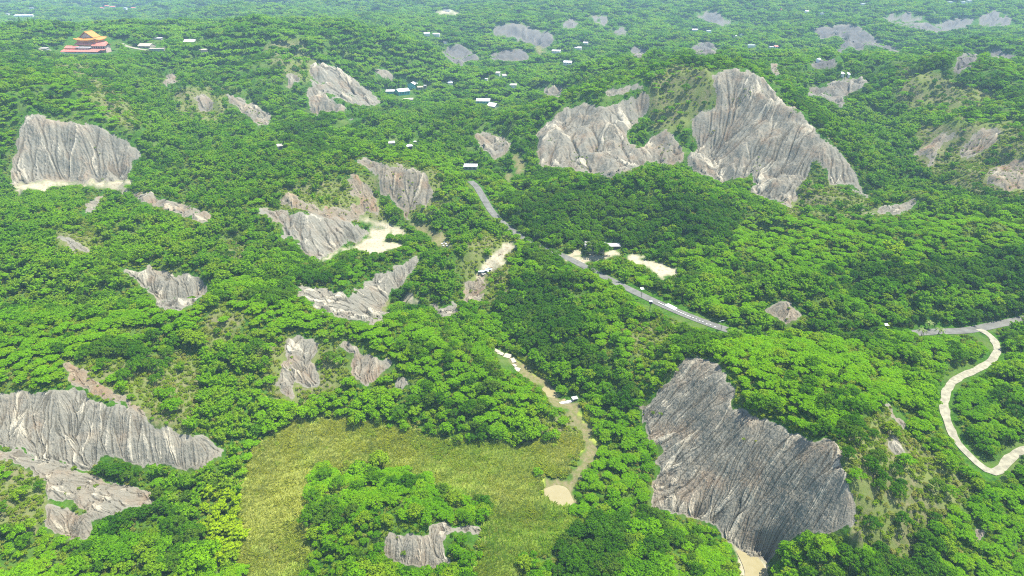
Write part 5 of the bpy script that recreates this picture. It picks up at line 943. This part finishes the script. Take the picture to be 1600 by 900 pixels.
for kd in KIND:
    s = np.nonzero(kind == kd)[0]; var = rng.integers(0, len(KIND[kd][1]), len(s)); sca = rng.uniform(.62, 1.08, len(s)) * np.where(y[s] < 640, .80, 1.)
    if kd == 'broadleaf_tree': sca *= np.clip(.95 + 1.1 * fbm(x[s], y[s], 30, 3, 90), .55, 1.35)
    if kd == 'yellow_bamboo_clump': s = s[::2]; var, sca = var[:len(s)], sca[:len(s)]
    if kd == 'bamboo_clump': kp = rng.uniform(0, 1, len(s)) < .55; s, var, sca = s[kp], var[kp], sca[kp]
    sca *= np.clip(1 - .16 * sample(CURV, x[s], y[s]), .7, 1.3); sca *= 1 - .45 * smooth(.02, .35, sample(NEARB, x[s], y[s]))
    hs = np.array([SIZE[kd][v_][0] for v_ in var]) * sca; rs = np.array([SIZE[kd][v_][1] for v_ in var]) * sca
    for attempt in range(3):
        b = blocked(x[s], y[s], z[s], hs, rs)
        if attempt < 2: sca = np.where(b, sca * .68, sca); hs = np.where(b, hs * .68, hs); rs = np.where(b, rs * .68, rs)
    ok = ~b; SETS[kd].append(np.stack([x[s][ok], y[s][ok], z[s][ok], rng.uniform(0, 6.283, ok.sum()), sca[ok], var[ok]], 1))
    # what does not fit becomes a low shrub
    if kd != 'shrub':
        q = s[b]; q = q[~blocked(x[q], y[q], z[q], np.full(len(q), 1.3), np.full(len(q), 1.1))]
        SETS['shrub'].append(np.stack([x[q], y[q], z[q], rng.uniform(0, 6.283, len(q)), rng.uniform(.45, .65, len(q)), rng.integers(0, 4, len(q))], 1))
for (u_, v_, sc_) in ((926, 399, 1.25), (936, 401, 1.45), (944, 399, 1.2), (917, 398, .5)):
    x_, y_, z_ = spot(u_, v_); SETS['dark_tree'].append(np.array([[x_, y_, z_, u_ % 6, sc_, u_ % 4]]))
SETS = {k: np.concatenate(v_) for k, v_ in SETS.items()}
# low undergrowth and edge bushes between the trees
x, y = scatter(150, 620, 2.6); z = sample(H, x, y); m = free(x, y); x, y, z = x[m], y[m], z[m]
isc, ire = pxlook(x, y, z, (scrub_m, reed_m)); ib = sample(bare + sandS + bed, x, y) > .35
m = ~ire & ~ib & (~isc | (rng.uniform(0, 1, len(x)) < .65)); x, y, z = x[m], y[m], z[m]
m = ~blocked(x, y, z, np.full(len(x), 1.0), np.full(len(x), .8)); x, y, z = x[m], y[m], z[m]
UNDER = np.stack([x, y, z, rng.uniform(0, 6.283, len(x)), rng.uniform(.35, .7, len(x)), rng.integers(0, 4, len(x))], 1)
# sparse tufts on the bare slopes' lower, gentler parts
x, y = scatter(150, 900, 5.5); z = sample(H, x, y); ib = sample(bare, x, y) > .9
m = ib & (sample(tone, x, y) + fbm(x, y, 30, 2, 15) * .8 > .52); x, y, z = x[m], y[m], z[m]
UNDER = np.concatenate([UNDER, np.stack([x, y, z, rng.uniform(0, 6.283, len(x)), rng.uniform(.25, .6, len(x)), rng.integers(0, 4, len(x))], 1)])
# groves: beyond 1000 m
x, y = scatter(1015, 6500, lambda y: 12.5 + max(0, y - 1500) * .0075); z = sample(H, x, y); m = free(x, y); x, y, z = x[m], y[m], z[m]
scl = np.clip(.85 + (y - 1400) * .00028, .8, 2.0) * rng.uniform(.75, 1.2, len(x)); (isc,) = pxlook(x, y, z, (scrub_m,)); ib = sample(bare + sandS + bed, x, y) > .4
m = ~ib & ~(isc & (rng.uniform(0, 1, len(x)) > .4)); x, y, z, scl = x[m], y[m], z[m], scl[m]
for attempt in range(2):
    b = blocked(x, y, z, 8 * scl, 12 * scl); scl = np.where(b, scl * .6, scl)
m = ~blocked(x, y, z, 8 * scl, 12 * scl); GROVE = np.stack([x, y, z - .5, rng.uniform(0, 6.283, len(x)), scl, rng.integers(0, 5, len(x))], 1)[m]
print('counts', {k: len(v_) for k, v_ in SETS.items()}, len(UNDER), len(GROVE))

LAND = [((110,240),'left-edge grey slope'),((135,65),'orange-roofed temple'),((230,72),'pale hilltop house'),((540,140),'long upper grey slope'),((635,145),'turquoise hall'),((760,160),'two white sheds'),
 ((620,290),'brown eroded cliff'),((735,258),'roadside shed'),((490,370),'ribbed grey slope'),((590,375),'cream sediment yard'),((550,465),'V-shaped grey ravine'),((260,450),'fan-shaped grey slope'),
 ((770,405),'tan scrap gully'),((940,385),'road bend house'),((1020,415),'pale roadside strip'),((1060,485),'white road sheet'),((920,220),'left badland slope'),((1200,220),'peaked badland slope'),
 ((1310,145),'dark saddle slope'),((1500,240),'patchy right-hand slopes'),((1225,490),'round slip'),((1500,515),'road junction'),((1480,640),'dirt path bend'),((1160,720),'biggest near slope'),
 ((1300,600),'green right-hand hilltop'),((1450,830),'lower right corner bushes'),((880,625),'white weir'),((920,700),'dry stream bed'),((875,775),'muddy pond'),((610,830),'mound bare face'),((600,760),'reed field mound'),
 ((575,565),'white-crested hollow slip'),((470,570),'split grey slip'),((170,665),'large lower-left slope'),((130,770),'second lower-left slope'),((350,820),'yellow bamboo group'),((60,540),'left-edge lit canopy'),
 ((300,500),'long left ridge'),((690,560),'reed-side green ridge'),((1000,300),'forested dome'),((950,560),'stream-side wooded hill'),((720,380),'central bamboo hill'),((1400,400),'bright right-hand canopy'),((60,360),'left-edge bamboo mass'),((330,330),'left-centre bamboo slope'),((1050,860),'bottom bushy bank')]
LP = np.array([l[0] for l in LAND], float)
LOOK = {'spreading_tree': ('spreading lime-green tree', 'tree'), 'broadleaf_tree': ('light-green tree', 'tree'), 'dark_tree': ('dark-green tree', 'tree'), 'shrub': ('low bush', 'shrub'), 'bamboo_clump': ('bamboo clump', 'bamboo'), 'yellow_bamboo_clump': ('yellow-green bamboo clump', 'bamboo')}
PREP = [('right', 'right of'), ('above', 'beyond'), ('left', 'left of'), ('below', 'before')]
def tree_words(kd, u, v, s):
    d = np.hypot(LP[:, 0] - u, (LP[:, 1] - v) * 1.3); k = int(np.argmin(d)); dx, dy = u - LP[k, 0], v - LP[k, 1]
    a = math.atan2(-dy * 1.3, dx); q = int(((a + math.pi / 4) % (2 * math.pi)) // (math.pi / 2))
    if d[k] < 22: pre = 'at'
    else: pre = PREP[q][1]; pre = pre if d[k] < 55 else 'well ' + pre
    size = 'small ' if s < .8 else ('large ' if s > 1.12 else '')
    return f'{size}{LOOK[kd][0]} {pre} the {LAND[k][1]}', f'{LOOK[kd][0]}s {pre} the {LAND[k][1]}'
ORD = 'first second third fourth fifth sixth seventh eighth ninth tenth eleventh twelfth thirteenth fourteenth fifteenth sixteenth seventeenth eighteenth nineteenth twentieth'.split() + [f'{a}-{b}' for a in ('twenty', 'thirty', 'forty', 'fifty') for b in 'first second third fourth fifth sixth seventh eighth ninth tenth'.split()]
def gn_scatter(name, data, sources, label, group, nested=True):
    """one stuff object: points that instance the listed source objects"""
    me = bpy.data.meshes.new(name); me.vertices.add(len(data)); me.vertices.foreach_set('co', data[:, :3].astype(np.float32).ravel())
    for nm, c in (('rz', 3), ('sc', 4)):
        at = me.attributes.new(nm, 'FLOAT', 'POINT'); at.data.foreach_set('value', data[:, c].astype(np.float32))
    at = me.attributes.new('vi', 'INT', 'POINT'); at.data.foreach_set('value', data[:, 5].astype(np.int32)); me.update()
    o = link(name, me); g = bpy.data.node_groups.new(name, 'GeometryNodeTree')
    g.interface.new_socket('Geometry', in_out='INPUT', socket_type='NodeSocketGeometry'); g.interface.new_socket('Geometry', in_out='OUTPUT', socket_type='NodeSocketGeometry')
    gi, go = g.nodes.new('NodeGroupInput'), g.nodes.new('NodeGroupOutput'); ip = g.nodes.new('GeometryNodeInstanceOnPoints'); jn = g.nodes.new('GeometryNodeJoinGeometry')
    for src in sources:
        jj = g.nodes.new('GeometryNodeJoinGeometry')
        for s in src:
            oi = g.nodes.new('GeometryNodeObjectInfo'); oi.transform_space = 'ORIGINAL'; oi.inputs['Object'].default_value = s; oi.inputs['As Instance'].default_value = True
            g.links.new(oi.outputs['Geometry'], jj.inputs[0])
        gt = g.nodes.new('GeometryNodeGeometryToInstance'); g.links.new(jj.outputs[0], gt.inputs[0]); g.links.new(gt.outputs[0], jn.inputs[0])
    def at_(nm, dt):
        a = g.nodes.new('GeometryNodeInputNamedAttribute'); a.data_type = dt; a.inputs[0].default_value = nm; return a.outputs[0]
    cx = g.nodes.new('ShaderNodeCombineXYZ'); g.links.new(at_('rz', 'FLOAT'), cx.inputs[2]); g.links.new(cx.outputs[0], ip.inputs['Rotation'])
    g.links.new(at_('sc', 'FLOAT'), ip.inputs['Scale']); ip.inputs['Pick Instance'].default_value = True; g.links.new(at_('vi', 'INT'), ip.inputs['Instance Index'])
    g.links.new(gi.outputs[0], ip.inputs['Points']); g.links.new(jn.outputs[0], ip.inputs['Instance']); g.links.new(ip.outputs[0], go.inputs[0])
    mod = o.modifiers.new('scatter', 'NODES'); mod.node_group = g; tag(o, label, None, group, 'stuff'); return o
for kd, (cn, pairs) in KIND.items():
    S = SETS[kd]; hh = np.array([SIZE[kd][int(v_)][0] for v_ in S[:, 5]]) * S[:, 4]
    pending = {}
    vis_, u, v = visible(S[:, 0], S[:, 1], S[:, 2] + hh * .8); u2, v2, d = project(S[:, 0], S[:, 1], S[:, 2] + hh * .5)
    score = np.where(vis_, hh / d, 0); order = np.argsort(-score); top = order[:300]; top = top[score[top] > 0]
    first = {}
    for i in top:
        X_, Y_, Z_, rz, s, vi = S[i]; vi = int(vi); lb, gr = tree_words(kd, u2[i], v2[i], s)
        root = empty(kd, (X_, Y_, Z_), rz); root.scale = (s, s, s); root.empty_display_size = .5; tag(root, lb, LOOK[kd][1], gr); pending.setdefault(lb, []).append((u2[i], root))
        if vi not in first:
            c = link('crown', pairs[vi][0], root); b = link('trunk' if 'bamboo' not in kd else 'stem', pairs[vi][1], root); first[vi] = (c, b)
        else:
            for src in first[vi]:
                q = src.copy(); col.objects.link(q); q.parent = root
    for lb, mem in pending.items():
        if len(mem) < 2: continue
        mem.sort(key=lambda q: q[0])
        for k_, (_, r_) in enumerate(mem): r_['label'] = lb + (', leftmost' if k_ == 0 else ', rightmost' if k_ == len(mem) - 1 else f', {ORD[k_]} from left')
    rest = np.setdiff1d(np.arange(len(S)), top)
    if len(rest):
        vs_ = sorted(first); D_ = S[rest].copy(); mp = {v_: k for k, v_ in enumerate(vs_)}; D_[:, 5] = [mp.get(int(v_), 0) for v_ in D_[:, 5]]
        gn_scatter(kd, D_, [first[v_] for v_ in vs_], f'mass of {LOOK[kd][0]}s over the farther hills', f'{LOOK[kd][0]}s')
    if kd == 'shrub': shrub_first = first
vs_ = sorted(shrub_first); UNDER[:, 5] %= len(vs_)
gn_scatter('undergrowth', UNDER, [(shrub_first[v_][0],) for v_ in vs_], 'low green undergrowth between the trees', None)
GB = [link('forest', me) for me in grove]
far_first = GROVE[:5]
for o, r_ in zip(GB, far_first):
    o.location = r_[:3]; o.rotation_euler = (0, 0, r_[3]); o.scale = (r_[4],) * 3; tag(o, 'far grove merging into the hazy forest', None, None, 'stuff')
gn_scatter('forest', GROVE[5:], [(o,) for o in GB], 'far hazy forest covering the hills to the horizon', None)
# ---- reeds
def reed_mesh(rg, n):
    a = rg.uniform(0, 6.283, n); q = np.sqrt(rg.uniform(0, 1, n)) * .95; bx, by = q * np.cos(a), q * np.sin(a); h = rg.uniform(.9, 2.1, n)
    az = rg.uniform(0, 6.283, n); ln = rg.uniform(.5, 1.5, n); w_ = .15; tx, ty = bx + ln * np.cos(az), by + ln * np.sin(az); px, py = -np.sin(az) * w_, np.cos(az) * w_
    v = np.stack([np.stack([bx - px, by - py, 0 * h - .3], 1), np.stack([bx + px, by + py, 0 * h - .3], 1), np.stack([(bx + tx) / 2 + px * 1.6 - ln * .15 * np.cos(az), (by + ty) / 2 + py * 1.6, h * .7], 1), np.stack([tx, ty, h * .95], 1)], 1).reshape(-1, 3)
    return mesh_np('reed_blades', v, np.arange(4 * n).reshape(-1, 4), M['reed'])
RB = [link('reed_grass', reed_mesh(rg, 110)) for i in range(4)]
x, y = scatter(150, 400, 1.25); z = sample(H, x, y); (ire,) = pxlook(x, y, z, (reed_m,), 7.0); m = ire & (sample(sandS + bed, x, y) < .3); x, y, z = x[m], y[m], z[m]
m = ~blocked(x, y, z, np.full(len(x), .8), np.full(len(x), .4)); x, y, z = x[m], y[m], z[m]
g_ = np.clip(1 + .8 * fbm(x, y, 14, 3, 33), .55, 1.5)
RD = np.stack([x, y, z, rng.uniform(0, 6.283, len(x)), g_ * rng.uniform(.8, 1.2, len(x)), rng.integers(0, 4, len(x))], 1); print('reeds', len(RD))
for o, r_ in zip(RB, RD[:4]): o.location = r_[:3]; o.rotation_euler = (0, 0, r_[3]); tag(o, 'tuft in the yellow-green reed field', None, None, 'stuff')
gn_scatter('reed_grass', RD[4:], [(o,) for o in RB], 'yellow-green reeds filling the valley floor at bottom centre', None)
x, y = scatter(150, 400, 4.2); z = sample(H, x, y); rs_ = sample(blur(RE, 9), x, y); (ire,) = pxlook(x, y, z, (reed_m,)); m = (ire | (rs_ > .25)) & (((fbm(x, y, 22, 2, 44) > .13) & (rng.uniform(0, 1, len(x)) < .5)) | ((rs_ > .2) & (rs_ < .78) & (rng.uniform(0, 1, len(x)) < .7))) & (sample(sandS + bed, x, y) < .2) & ~blocked(x, y, z, np.full(len(x), 2.), np.full(len(x), 1.))
x, y, z = x[m], y[m], z[m]; BU = np.stack([x, y, z, rng.uniform(0, 6.283, len(x)), rng.uniform(.45, .95, len(x)), rng.integers(0, len(vs_), len(x))], 1)
if len(BU): gn_scatter('reed_bushes', BU, [(shrub_first[v_][0],) for v_ in vs_], 'green bushes scattered through the reed field', None)

# ------------------------------------------------------------------ haze
mb = MB().box(-10700, 10700, 60, 12300, float(H.min()) - 3, CAMZ + 4)
mb.v = [(x, (y if y > 100 else -60), z) for x, y, z in mb.v]
m, t = mat('haze'); M['haze'] = m; pv = N(t, 'ShaderNodeVolumePrincipled'); o = N(t, 'ShaderNodeOutputMaterial')
pv.inputs['Color'].default_value = (.50, .80, 1.0, 1); pv.inputs['Density'].default_value = HAZE; pv.inputs['Anisotropy'].default_value = 0.0
t.links.new(pv.outputs[0], o.inputs['Volume'])
hz = mb.build('haze', 'haze'); tag(hz, 'pale blue summer haze filling the valley air', None, None, 'stuff')
